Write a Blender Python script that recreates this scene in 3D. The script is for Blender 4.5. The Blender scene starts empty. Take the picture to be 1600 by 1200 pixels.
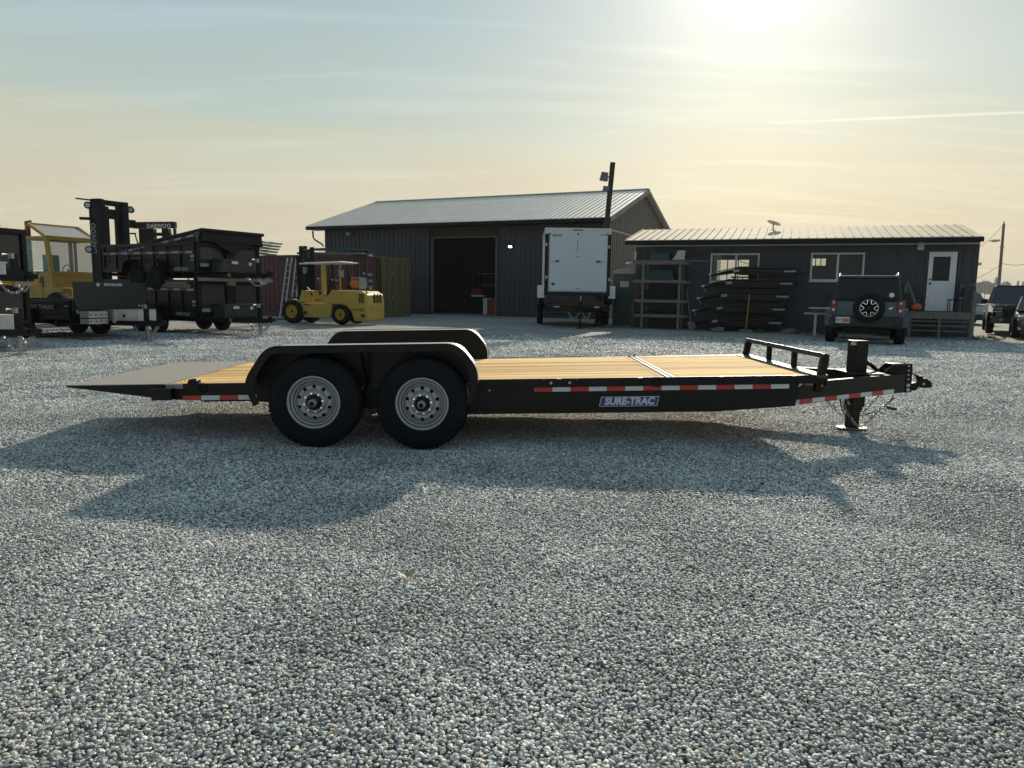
import bpy, math, random
from mathutils import Vector, Matrix, Euler, noise as mnoise
import numpy as np
R = math.radians
random.seed(7)
sc = bpy.context.scene
COL = sc.collection

# ------------------------------------------------------------ camera
F, CH, PITCH, ROLL = 1130.0, 1.33, R(7.26), 0.015
cam_d = bpy.data.cameras.new('camera')
cam_d.sensor_width = 36; cam_d.lens = F/1600*36; cam_d.clip_start = 0.05; cam_d.clip_end = 3000
cam = bpy.data.objects.new('camera', cam_d); COL.objects.link(cam)
fw = Vector((0, math.cos(PITCH), -math.sin(PITCH))); up = Vector((0, math.sin(PITCH), math.cos(PITCH))); rt = Vector((1, 0, 0))
rr = rt*math.cos(ROLL)+up*math.sin(ROLL); uu = -rt*math.sin(ROLL)+up*math.cos(ROLL)
cam.matrix_world = Matrix(((rr.x, uu.x, -fw.x, 0), (rr.y, uu.y, -fw.y, 0), (rr.z, uu.z, -fw.z, CH), (0, 0, 0, 1)))
sc.camera = cam

def at(px, py, d):
    """world point at depth Y=d seen at photo pixel (px, py) - used to read real positions off the photo"""
    v = rr*((px-800)/F) + uu*(-(py-600)/F) + fw
    v = v*(d/v.y)
    return Vector((v.x, v.y, CH+v.z))
def gnd(px, py, h=0.0):
    v = rr*((px-800)/F) + uu*(-(py-600)/F) + fw
    v = v*((h-CH)/v.z)
    return Vector((v.x, v.y, h))

# ------------------------------------------------------------ light and sky
AZ, EL = R(17.5), R(23.0)
SUN = Vector((math.sin(AZ)*math.cos(EL), math.cos(AZ)*math.cos(EL), math.sin(EL)))
sl = bpy.data.lights.new('sun', 'SUN'); sl.energy = 5.0; sl.angle = R(1.7); sl.color = (1.0, 0.89, 0.72)
so = bpy.data.objects.new('sun', sl); COL.objects.link(so)
so.rotation_euler = (-SUN).to_track_quat('-Z', 'Y').to_euler()
sc.view_settings.view_transform = 'Standard'; sc.view_settings.look = 'None'
sc.view_settings.exposure = 0.22; sc.view_settings.gamma = 1

world = bpy.data.worlds.new('World'); sc.world = world; world.use_nodes = True
def build_world():
    nt = world.node_tree; N = nt.nodes; L = nt.links; N.clear()
    def nd(t, **k):
        n = N.new(t)
        for a, b in k.items(): setattr(n, a, b)
        return n
    def mth(op, a, b=None, c=None):
        n = nd('ShaderNodeMath', operation=op)
        for i, v in enumerate((a, b, c)):
            if v is None: continue
            if isinstance(v, (int, float)): n.inputs[i].default_value = v
            else: L.new(v, n.inputs[i])
        return n.outputs[0]
    def dot(vs, vec):
        n = nd('ShaderNodeVectorMath', operation='DOT_PRODUCT'); L.new(vs, n.inputs[0]); n.inputs[1].default_value = vec
        return n.outputs['Value']
    tc = nd('ShaderNodeTexCoord').outputs['Generated']
    nrm = nd('ShaderNodeVectorMath', operation='NORMALIZE'); L.new(tc, nrm.inputs[0]); D = nrm.outputs[0]
    sep = nd('ShaderNodeSeparateXYZ'); L.new(D, sep.inputs[0])
    # thin streaky cloud
    zc = mth('ADD', mth('MAXIMUM', sep.outputs['Z'], 0.0), 0.10)
    cx = mth('DIVIDE', sep.outputs['X'], zc); cy = mth('DIVIDE', sep.outputs['Y'], zc)
    cmb = nd('ShaderNodeCombineXYZ'); L.new(cx, cmb.inputs[0]); L.new(mth('MULTIPLY', cy, 1.9), cmb.inputs[1])
    nz = nd('ShaderNodeTexNoise'); nz.inputs['Scale'].default_value = 0.75; nz.inputs['Detail'].default_value = 5; nz.inputs['Roughness'].default_value = 0.5
    nz.inputs['Distortion'].default_value = 0.6
    L.new(cmb.outputs[0], nz.inputs['Vector'])
    cl = nz.outputs['Fac']
    elev = mth('ADD', sep.outputs['Z'], mth('MULTIPLY', mth('SUBTRACT', cl, 0.5), 0.13))
    cmb2 = nd('ShaderNodeCombineXYZ'); L.new(mth('MULTIPLY', cx, .55), cmb2.inputs[0]); L.new(mth('MULTIPLY', cy, 3.4), cmb2.inputs[1]); cmb2.inputs[2].default_value = 3.7
    nz2 = nd('ShaderNodeTexNoise'); nz2.inputs['Scale'].default_value = 1.1; nz2.inputs['Detail'].default_value = 9; nz2.inputs['Roughness'].default_value = .58; nz2.inputs['Distortion'].default_value = 1.0
    L.new(cmb2.outputs[0], nz2.inputs['Vector'])
    streak = nd('ShaderNodeMapRange'); L.new(nz2.outputs['Fac'], streak.inputs[0]); streak.inputs[1].default_value = .5; streak.inputs[2].default_value = .78; streak.inputs[3].default_value = 0; streak.inputs[4].default_value = .13
    cr = nd('ShaderNodeValToRGB'); L.new(elev, cr.inputs[0]); r = cr.color_ramp
    stops = [(0.0, (.585, .525, .385)), (.07, (.60, .545, .40)), (.14, (.575, .555, .425)), (.185, (.52, .545, .445)), (.225, (.435, .51, .465)), (.33, (.35, .455, .485)), (.55, (.235, .34, .385)), (1, (.165, .26, .335))]
    while len(r.elements) < len(stops): r.elements.new(0.5)
    for e, (p, c) in zip(r.elements, stops): e.position = p; e.color = (*c, 1)
    # away from the sun the low sky is cooler and bluer
    cr2 = nd('ShaderNodeValToRGB'); L.new(elev, cr2.inputs[0]); r2 = cr2.color_ramp
    st2 = [(0.0, (.29, .32, .33)), (.2, (.25, .305, .345)), (.5, (.20, .285, .345)), (1, (.165, .26, .335))]
    while len(r2.elements) < 4: r2.elements.new(0.5)
    for e, (p, c) in zip(r2.elements, st2): e.position = p; e.color = (*c, 1)
    hz = Vector((SUN.x, SUN.y, 0)).normalized()
    sf = nd('ShaderNodeMapRange'); L.new(dot(D, hz), sf.inputs[0]); sf.inputs[1].default_value = -.35; sf.inputs[2].default_value = .45
    wc = nd('ShaderNodeMix', data_type='RGBA'); L.new(sf.outputs[0], wc.inputs[0]); L.new(cr2.outputs[0], wc.inputs[6]); L.new(cr.outputs[0], wc.inputs[7])
    sky = nd('ShaderNodeTexSky', sky_type='NISHITA'); sky.sun_disc = False; sky.sun_elevation = EL; sky.sun_rotation = AZ
    sky.dust_density = 4; sky.air_density = 1.2; sky.ozone_density = 1.5
    sk = nd('ShaderNodeVectorMath', operation='SCALE'); L.new(sky.outputs[0], sk.inputs[0]); sk.inputs['Scale'].default_value = 0.055
    mx = nd('ShaderNodeMix', data_type='RGBA'); mx.inputs[0].default_value = 0.90
    L.new(sk.outputs[0], mx.inputs[6]); L.new(wc.outputs[2], mx.inputs[7])
    # bright haze round the sun
    sd = mth('MAXIMUM', dot(D, SUN), 0.0)
    def term(power, amp, col):
        s = nd('ShaderNodeVectorMath', operation='SCALE'); s.inputs[0].default_value = col
        L.new(mth('MULTIPLY', mth('POWER', sd, power), amp), s.inputs['Scale']); return s.outputs[0]
    acc = mx.outputs[2]
    for t in (term(1200, .8, (1, .98, .92)), term(170, .26, (1, .98, .90)), term(26, .05, (1, .97, .88)), term(5, .022, (1, .96, .84))):
        a = nd('ShaderNodeVectorMath', operation='ADD'); L.new(acc, a.inputs[0]); L.new(t, a.inputs[1]); acc = a.outputs[0]
    # a vapour trail, high and far
    d1 = (at(1180, 193, 1)-Vector((0, 0, CH))).normalized(); d2 = (at(1610, 175, 1)-Vector((0, 0, CH))).normalized()
    n = d1.cross(d2).normalized(); tng = n.cross(d1).normalized()
    w = mth('SUBTRACT', 1.0, mth('MINIMUM', mth('MULTIPLY', mth('ABSOLUTE', dot(D, n)), 420.0), 1.0))
    al = nd('ShaderNodeMapRange'); L.new(dot(D, tng), al.inputs[0]); al.inputs[1].default_value = -0.02; al.inputs[2].default_value = 0.16
    v = nd('ShaderNodeVectorMath', operation='SCALE'); v.inputs[0].default_value = (.16, .15, .12)
    L.new(mth('MULTIPLY', w, al.outputs[0]), v.inputs['Scale'])
    a = nd('ShaderNodeVectorMath', operation='ADD'); L.new(acc, a.inputs[0]); L.new(v.outputs[0], a.inputs[1]); acc = a.outputs[0]
    # wispy brightness
    wm = nd('ShaderNodeMapRange'); L.new(cl, wm.inputs[0]); wm.inputs[1].default_value = .3; wm.inputs[2].default_value = .75; wm.inputs[3].default_value = .96; wm.inputs[4].default_value = 1.05
    sclr = nd('ShaderNodeVectorMath', operation='SCALE'); L.new(acc, sclr.inputs[0]); L.new(mth('ADD', wm.outputs[0], streak.outputs[0]), sclr.inputs['Scale'])
    bg = nd('ShaderNodeBackground'); L.new(sclr.outputs[0], bg.inputs[0]); bg.inputs[1].default_value = 1.0
    out = nd('ShaderNodeOutputWorld'); L.new(bg.outputs[0], out.inputs[0])
build_world()

# ------------------------------------------------------------ materials
def mat(name, col, rough=.5, metal=0., var=.12, vs=6., bump=0., bs=40., coat=0., spec=.5, dirt=0., emit=0., alpha=1., trans=0.):
    m = bpy.data.materials.new(name); m.use_nodes = True; nt = m.node_tree; N, L = nt.nodes, nt.links
    b = N['Principled BSDF']
    b.inputs['Roughness'].default_value = rough; b.inputs['Metallic'].default_value = metal
    b.inputs['Coat Weight'].default_value = coat; b.inputs['Specular IOR Level'].default_value = spec
    tc = N.new('ShaderNodeTexCoord')
    nz = N.new('ShaderNodeTexNoise'); nz.inputs['Scale'].default_value = vs; nz.inputs['Detail'].default_value = 6; nz.inputs['Roughness'].default_value = .65
    L.new(tc.outputs['Object'], nz.inputs['Vector'])
    cr = N.new('ShaderNodeValToRGB'); L.new(nz.outputs['Fac'], cr.inputs[0])
    e = cr.color_ramp.elements; e[0].position = .3; e[1].position = .7
    e[0].color = (*[c*(1-var) for c in col], 1); e[1].color = (*[min(1, c*(1+var)+dirt*.02) for c in col], 1)
    src = cr.outputs[0]
    if dirt:
        n2 = N.new('ShaderNodeTexNoise'); n2.inputs['Scale'].default_value = vs*.35; n2.inputs['Detail'].default_value = 8; n2.inputs['Roughness'].default_value = .7
        L.new(tc.outputs['Object'], n2.inputs['Vector'])
        mr = N.new('ShaderNodeMapRange'); L.new(n2.outputs['Fac'], mr.inputs[0]); mr.inputs[1].default_value = .48; mr.inputs[2].default_value = .75; mr.inputs[4].default_value = dirt
        mx = N.new('ShaderNodeMix'); mx.data_type = 'RGBA'; L.new(mr.outputs[0], mx.inputs[0]); L.new(src, mx.inputs[6]); mx.inputs[7].default_value = (.16, .14, .11, 1)
        src = mx.outputs[2]
        ra = N.new('ShaderNodeMath'); ra.operation = 'ADD'; L.new(mr.outputs[0], ra.inputs[0]); ra.inputs[1].default_value = rough; L.new(ra.outputs[0], b.inputs['Roughness'])
    L.new(src, b.inputs['Base Color'])
    if bump:
        n3 = N.new('ShaderNodeTexNoise'); n3.inputs['Scale'].default_value = bs; n3.inputs['Detail'].default_value = 4
        L.new(tc.outputs['Object'], n3.inputs['Vector'])
        bp = N.new('ShaderNodeBump'); bp.inputs['Strength'].default_value = bump; bp.inputs['Distance'].default_value = .01
        L.new(n3.outputs['Fac'], bp.inputs['Height']); L.new(bp.outputs[0], b.inputs['Normal'])
    if emit: b.inputs['Emission Color'].default_value = (*col, 1); b.inputs['Emission Strength'].default_value = emit
    if trans: b.inputs['Transmission Weight'].default_value = trans
    if alpha < 1: b.inputs['Alpha'].default_value = alpha
    return m
M = {}
M['black'] = mat('black paint', (.0085, .0098, .0088), .40, dirt=.03, vs=5, spec=.22)
M['blackdeep'] = mat('dark blue black paint', (.0032, .0042, .0055), .34, dirt=.012, vs=5, spec=.25)
M['blackmatt'] = mat('black steel', (.006, .006, .0065), .55, dirt=.03, spec=.25)
M['blackgloss'] = mat('glossy black paint', (.006, .007, .008), .2, coat=.15, dirt=.02)
M['grey_panel'] = mat('dark grey enamel', (.024, .029, .032), .28, dirt=.05, vs=2)
M['steel_edge'] = mat('steel and painted edge glint', (.26, .25, .235), .55, .5, dirt=.1)
M['rubber'] = mat('tyre rubber', (.0075, .0085, .0105), .75, var=.2, vs=12, dirt=.03, spec=.2)
M['silver'] = mat('silver wheel paint', (.36, .37, .38), .38, .55, var=.05, dirt=.06)
M['zinc'] = mat('galvanised steel', (.42, .43, .43), .42, .8, var=.15, vs=30)
M['alu'] = mat('aluminium sheet', (.56, .57, .57), .34, .8, var=.08, vs=3, dirt=.15)
M['red'] = mat('red reflective tape', (.50, .028, .025), .35, var=.08, vs=40)
M['red_dim'] = mat('dark red tape', (.15, .012, .028), .4)
M['white_tape'] = mat('white reflective tape', (.62, .64, .64), .32, var=.08, vs=40)
M['white'] = mat('white paint', (.78, .79, .80), .35, var=.03, vs=2)
M['offwhite'] = mat('weathered white', (.62, .62, .60), .5, var=.08, dirt=.2)
M['blue'] = mat('blue decal', (.035, .030, .22), .3)
M['lettering'] = mat('pale decal lettering', (.55, .60, .64), .35, var=.05)
M['lettering_dim'] = mat('worn decal lettering', (.30, .31, .33), .5)
M['yellow'] = mat('yellow machine paint', (.50, .35, .065), .45, var=.1, vs=4, dirt=.25)
M['ochre'] = mat('ochre cab paint', (.40, .24, .035), .42, var=.12, vs=4, dirt=.25)
M['rimyellow'] = mat('yellow wheel paint', (.50, .33, .03), .5, dirt=.3)
M['orange'] = mat('orange tank paint', (.70, .16, .02), .45, dirt=.1)
M['maroon'] = mat('maroon container paint', (.085, .018, .022), .5, var=.2, vs=3, dirt=.30)
M['olive'] = mat('olive yellow container paint', (.135, .118, .045), .55, var=.25, vs=3, dirt=.35)
M['siding'] = mat('charcoal metal siding', (.034, .037, .046), .5, var=.12, vs=1.5, dirt=.10)
M['siding2'] = mat('grey batten siding', (.075, .068, .060), .6, var=.2, vs=3, dirt=.2)
M['trim'] = mat('grey trim and painted highlight', (.12, .12, .125), .5, dirt=.1)
M['woodpost'] = mat('weathered timber', (.20, .17, .13), .8, var=.3, vs=9, bump=.3)
M['woodgrey'] = mat('grey weathered lumber', (.165, .155, .135), .8, var=.3, vs=9, bump=.3)
M['darkwood'] = mat('dark brown timber', (.07, .035, .02), .8, var=.3, vs=9)
M['teal'] = mat('dark green plastic', (.008, .060, .064), .4, var=.1)
M['grey_plastic'] = mat('grey plastic', (.30, .32, .32), .5)
M['glass'] = mat('dark window glass', (.008, .010, .011), .08, var=.05, spec=.35)
M['tinted'] = mat('hazy cab glass', (.13, .17, .17), .12, var=.3, vs=3, alpha=.68)
M['tinted_side'] = mat('pale teal cab glass', (.24, .42, .38), .12, var=.2, vs=3, alpha=.55)
M['carblue'] = mat('teal grey car paint', (.036, .078, .094), .28, .3, var=.03, coat=.6)
M['carblack'] = mat('black car paint', (.010, .010, .011), .22, var=.03, coat=.7)
M['carsilver'] = mat('silver beige car paint', (.33, .30, .25), .3, .5, var=.03, coat=.5)
M['carplastic'] = mat('black car plastic', (.016, .017, .018), .6)
M['taillight'] = mat('red lens', (.20, .010, .014), .12, coat=.5)
M['chrome'] = mat('bright metal', (.75, .75, .75), .15, 1.)
M['plantgreen'] = mat('green leaves', (.035, .075, .022), .6, var=.4, vs=20)
M['pumpkin'] = mat('orange pumpkin skin', (.62, .12, .015), .45)
M['treefar'] = mat('conifer foliage', (.035, .055, .030), .8, var=.4, vs=3)
M['bark'] = mat('bark', (.09, .07, .05), .9, var=.3)
M['wire'] = mat('dark cable', (.02, .02, .02), .6)
M['concrete'] = mat('concrete floor', (.16, .16, .155), .8, var=.2, vs=2)
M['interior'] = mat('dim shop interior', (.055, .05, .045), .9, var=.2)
M['redbox'] = mat('red tool chest', (.25, .03, .02), .4)
M['leaf'] = mat('dry leaf', (.42, .36, .22), .7, var=.2, vs=40)
M['lamp'] = mat('lit lamp', (1, .97, .9), .5, emit=9.0)
M['amber'] = mat('amber marker lens', (.35, .06, .02), .3)

# ------------------------------------------------------------ mesh helpers
class MB:
    def __init__(s): s.v = []; s.f = []; s.m = []; s.sm = []
    def add(s, vs, fs, mi=0, X=None, smooth=False):
        o = len(s.v)
        if X is not None: vs = [X @ Vector(p) for p in vs]
        s.v += [tuple(p) for p in vs]; s.f += [tuple(i+o for i in f) for f in fs]; s.m += [mi]*len(fs); s.sm += [smooth]*len(fs)
        return s
    def box(s, c, d, rot=None, mi=0, X=None, taper=None):
        x, y, z = d[0]/2, d[1]/2, d[2]/2; t = taper or (1, 1)
        vs = [(-x, -y, -z), (x, -y, -z), (x, y, -z), (-x, y, -z), (-x*t[0], -y*t[1], z), (x*t[0], -y*t[1], z), (x*t[0], y*t[1], z), (-x*t[0], y*t[1], z)]
        T = Matrix.Translation(c)
        if rot is not None: T = T @ Euler(rot).to_matrix().to_4x4()
        if X is not None: T = X @ T
        return s.add(vs, [(0, 3, 2, 1), (4, 5, 6, 7), (0, 1, 5, 4), (1, 2, 6, 5), (2, 3, 7, 6), (3, 0, 4, 7)], mi, T)
    def span(s, a, b, mi=0, X=None):
        return s.box([(p+q)/2 for p, q in zip(a, b)], [abs(q-p) for p, q in zip(a, b)], None, mi, X)
    def beam(s, a, b, w, h, mi=0, X=None, upv=(0, 0, 1)):
        a = Vector(a); b = Vector(b); d = (b-a); l = d.length; d.normalize(); u = Vector(upv)
        if abs(d.dot(u)) > .98: u = Vector((0, 1, 0))
        sd = d.cross(u).normalized(); u = sd.cross(d)
        T = Matrix((( d.x, sd.x, u.x, (a.x+b.x)/2), (d.y, sd.y, u.y, (a.y+b.y)/2), (d.z, sd.z, u.z, (a.z+b.z)/2), (0, 0, 0, 1)))
        if X is not None: T = X @ T
        return s.box((0, 0, 0), (l, w, h), None, mi, T)
    def cyl(s, a, b, r, n=16, mi=0, r2=None, X=None, cap=True, smooth=True):
        a = Vector(a); b = Vector(b); d = (b-a).normalized(); u = Vector((0, 0, 1)) if abs(d.z) < .9 else Vector((1, 0, 0))
        p = d.cross(u).normalized(); q = d.cross(p); r2 = r if r2 is None else r2
        vs = [a+(p*math.cos(t)+q*math.sin(t))*r for t in [2*math.pi*i/n for i in range(n)]] + [b+(p*math.cos(t)+q*math.sin(t))*r2 for t in [2*math.pi*i/n for i in range(n)]]
        s.add(vs, [(i, i+n, (i+1) % n+n, (i+1) % n) for i in range(n)], mi, X, smooth)
        if cap: s.add(vs, [tuple(range(n)), tuple(range(2*n-1, n-1, -1))], mi, X)
        return s
    def tube(s, pts, r, n=8, mi=0, X=None, closed=False):
        pts = [Vector(p) for p in pts]; k = len(pts); vs = []; pu = None
        for i, p in enumerate(pts):
            if closed: d = (pts[(i+1) % k]-pts[i-1])
            else: d = (pts[min(i+1, k-1)]-pts[max(i-1, 0)])
            d.normalize()
            if pu is None:
                pu = Vector((0, 0, 1)) if abs(d.z) < .9 else Vector((1, 0, 0))
            a = d.cross(pu).normalized(); pu = a.cross(d).normalized()
            rad = r[i] if isinstance(r, (list, tuple)) else r
            vs += [p+(a*math.cos(t)+pu*math.sin(t))*rad for t in [2*math.pi*j/n for j in range(n)]]
        rng = k if closed else k-1
        s.add(vs, [(i*n+j, i*n+(j+1) % n, ((i+1) % k)*n+(j+1) % n, ((i+1) % k)*n+j) for i in range(rng) for j in range(n)], mi, X, True)
        if not closed: s.add(vs, [tuple(range(n-1, -1, -1)), tuple(range((k-1)*n, k*n))], mi, X)
        return s
    def prism(s, prof, lo, hi, axis='y', mi=0, X=None):
        n = len(prof)
        def P(a, b, t): return {'y': (a, t, b), 'x': (t, a, b), 'z': (a, b, t)}[axis]
        vs = [P(a, b, lo) for a, b in prof] + [P(a, b, hi) for a, b in prof]
        return s.add(vs, [(i, (i+1) % n, (i+1) % n+n, i+n) for i in range(n)] + [tuple(range(n-1, -1, -1)), tuple(range(n, 2*n))], mi, X)
    def lathe(s, prof, c=(0, 0, 0), axis='y', n=48, mi=0, X=None, smooth=True):
        """prof: (r, h) along the axis"""
        vs = []
        for r, h in prof:
            for i in range(n):
                t = 2*math.pi*i/n; a, b = r*math.cos(t), r*math.sin(t)
                p = {'y': (a, h, b), 'z': (a, b, h), 'x': (h, a, b)}[axis]
                vs.append((p[0]+c[0], p[1]+c[1], p[2]+c[2]))
        k = len(prof)
        return s.add(vs, [(i*n+j, i*n+(j+1) % n, (i+1)*n+(j+1) % n, (i+1)*n+j) for i in range(k-1) for j in range(n)], mi, X, smooth)
    def ribbon(s, path, y0, y1, th, mi=0, X=None):
        """strip following (x, z) path, width y0..y1, thickness th inward"""
        n = len(path); inn = []
        for i, (x, z) in enumerate(path):
            a = path[max(i-1, 0)]; b = path[min(i+1, n-1)]; dx, dz = b[0]-a[0], b[1]-a[1]; l = math.hypot(dx, dz)
            inn.append((x+dz/l*th, z-dx/l*th))
        vs = [(x, y0, z) for x, z in path]+[(x, y1, z) for x, z in path]+[(x, y0, z) for x, z in inn]+[(x, y1, z) for x, z in inn]
        fs = []
        for i in range(n-1):
            fs += [(i, i+1, i+1+n, i+n), (i+2*n, i+3*n, i+1+3*n, i+1+2*n), (i, i+2*n, i+1+2*n, i+1), (i+n, i+1+n, i+1+3*n, i+3*n)]
        fs += [(0, n, 3*n, 2*n), (n-1, 3*n-1, 4*n-1, 2*n-1)]
        return s.add(vs, fs, mi, X)
    def sheet(s, prof, lo, hi, axis='x', mi=0, X=None, th=None):
        """corrugated open sheet: prof (a,b) in cross-section"""
        n = len(prof)
        def P(a, b, t): return {'y': (a, t, b), 'x': (t, a, b), 'z': (a, b, t)}[axis]
        vs = [P(a, b, lo) for a, b in prof] + [P(a, b, hi) for a, b in prof]
        return s.add(vs, [(i, i+1, i+1+n, i+n) for i in range(n-1)], mi, X)
    def build(s, name, mats, parent=None, loc=None, rot=None, bevel=0., bseg=2):
        me = bpy.data.meshes.new(name); me.from_pydata(s.v, [], s.f)
        for m in (mats if isinstance(mats, (list, tuple)) else [mats]): me.materials.append(M[m] if isinstance(m, str) else m)
        me.polygons.foreach_set('material_index', s.m); me.polygons.foreach_set('use_smooth', s.sm); me.update()
        o = bpy.data.objects.new(name, me); COL.objects.link(o)
        if parent is not None: o.parent = parent
        if loc is not None: o.location = loc
        if rot is not None: o.rotation_euler = rot
        if bevel:
            b = o.modifiers.new('bevel', 'BEVEL'); b.width = bevel; b.segments = bseg; b.limit_method = 'ANGLE'; b.angle_limit = R(40)
        return o
def recalc(o):
    import bmesh
    bm = bmesh.new(); bm.from_mesh(o.data); bmesh.ops.recalc_face_normals(bm, faces=bm.faces); bm.to_mesh(o.data); bm.free(); return o
def tag(o, label, cat, group=None, kind=None):
    o['label'] = label; o['category'] = cat
    if group: o['group'] = group
    if kind: o['kind'] = kind
    return o
def thing(name, label, cat, loc=(0, 0, 0), rotz=0, group=None):
    o = bpy.data.objects.new(name, None); COL.objects.link(o); o.location = loc; o.rotation_euler = (0, 0, rotz); o.empty_display_size = .3
    return tag(o, label, cat, group)
def struct(o): o['kind'] = 'structure'; return o
def text(body, size, m, parent, loc, rot=(R(90), 0, 0), name='lettering', bold=0., shear=0., ext=.0015, sx=1., align='CENTER'):
    c = bpy.data.curves.new(name, 'FONT'); c.body = body; c.size = size; c.extrude = ext; c.offset = bold; c.shear = shear
    c.align_x = align; c.align_y = 'CENTER'; c.resolution_u = 3; c.materials.append(M[m])
    o = bpy.data.objects.new(name, c); COL.objects.link(o); o.parent = parent; o.location = loc; o.rotation_euler = rot; o.scale = (sx, 1, 1)
    return o
def copy_tree(o, parent=None):
    c = o.copy(); COL.objects.link(c); c.parent = parent
    for ch in list(o.children): copy_tree(ch, c)
    return c
def chain_mb(pts, pitch=.034, r=.0045, w=.012):
    """chain links along a polyline"""
    pts = [Vector(p) for p in pts]; mb = MB(); acc = 0; nxt = 0; k = 0
    for a, b in zip(pts, pts[1:]):
        seg = (b-a).length; d = (b-a).normalized()
        while nxt <= acc+seg:
            p = a+d*(nxt-acc); u = Vector((0, 0, 1)) if abs(d.z) < .8 else Vector((0, 1, 0))
            s1 = d.cross(u).normalized(); s2 = s1.cross(d)
            sd = s1 if k % 2 else s2
            ring = [p+d*(math.cos(t)*pitch*.66)+sd*(math.sin(t)*w) for t in [2*math.pi*i/8 for i in range(8)]]
            mb.tube(ring, r, 5, closed=True); nxt += pitch; k += 1
        acc += seg
    return mb
def sag(a, b, drop, n=24):
    a = Vector(a); b = Vector(b)
    return [a.lerp(b, i/n)+Vector((0, 0, -drop*4*(i/n)*(1-i/n))) for i in range(n+1)]
def tape_mb(x0, x1, y, z0, z1, n, th=.003, first=0, X=None, slope=0.):
    mb = MB(); w = (x1-x0)/n
    for i in range(n):
        zz = slope*(i+.5)*w
        mb.box((x0+w*(i+.5), y, (z0+z1)/2+zz), (w-.002, th, z1-z0), (0, -math.atan(slope), 0), (i+first) % 2, X)
    return mb

# ------------------------------------------------------------ ground
def gh(x, y, ruts=1):
    """gentle unevenness of the yard"""
    return (.010*math.sin(.9*x+.5*y)*math.sin(.7*y-.4*x+1.3) + .007*math.sin(2.7*x+1.1*y+.5)*math.sin(2.1*y-1.3*x) + .005*math.sin(5.3*x-2.2*y)*math.sin(4.7*y+1.9*x+2) - ruts*(.009*math.exp(-((math.hypot(x+5, y+9)-13.3)/.13)**2) + .009*math.exp(-((math.hypot(x+5, y+9)-14.95)/.13)**2) + .008*math.exp(-((math.hypot(x-9, y-20)-16.2)/.15)**2)))
def gravel_sheet_mat():
    m = bpy.data.materials.new('gravel sheet'); m.use_nodes = True; N, L = m.node_tree.nodes, m.node_tree.links; b = N['Principled BSDF']
    b.inputs['Roughness'].default_value = .85; b.inputs['Specular IOR Level'].default_value = .3
    tc = N.new('ShaderNodeTexCoord').outputs['Object']
    v = N.new('ShaderNodeTexVoronoi'); v.inputs['Scale'].default_value = 38; L.new(tc, v.inputs['Vector'])
    sx = N.new('ShaderNodeSeparateColor'); L.new(v.outputs['Color'], sx.inputs[0])
    cr = N.new('ShaderNodeValToRGB'); L.new(sx.outputs[0], cr.inputs[0]); r = cr.color_ramp
    st = [(0, (.11, .115, .115)), (.3, (.23, .235, .23)), (.6, (.34, .34, .325)), (.85, (.45, .44, .41)), (1, (.57, .55, .50))]
    while len(r.elements) < 5: r.elements.new(.5)
    for e, (p, c) in zip(r.elements, st): e.position = p; e.color = (*c, 1)
    n = N.new('ShaderNodeTexNoise'); n.inputs['Scale'].default_value = .45; n.inputs['Detail'].default_value = 7; n.inputs['Roughness'].default_value = .6; L.new(tc, n.inputs['Vector'])
    mr = N.new('ShaderNodeMapRange'); L.new(n.outputs['Fac'], mr.inputs[0]); mr.inputs[1].default_value = .35; mr.inputs[2].default_value = .7; mr.inputs[3].default_value = .80; mr.inputs[4].default_value = 1.15
    mu = N.new('ShaderNodeVectorMath'); mu.operation = 'SCALE'; L.new(cr.outputs[0], mu.inputs[0]); L.new(mr.outputs[0], mu.inputs['Scale'])
    L.new(mu.outputs[0], b.inputs['Base Color'])
    bp = N.new('ShaderNodeBump'); bp.inputs['Strength'].default_value = .9; bp.inputs['Distance'].default_value = .03; bp.invert = True
    L.new(v.outputs['Distance'], bp.inputs['Height']); L.new(bp.outputs[0], b.inputs['Normal'])
    return m
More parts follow.
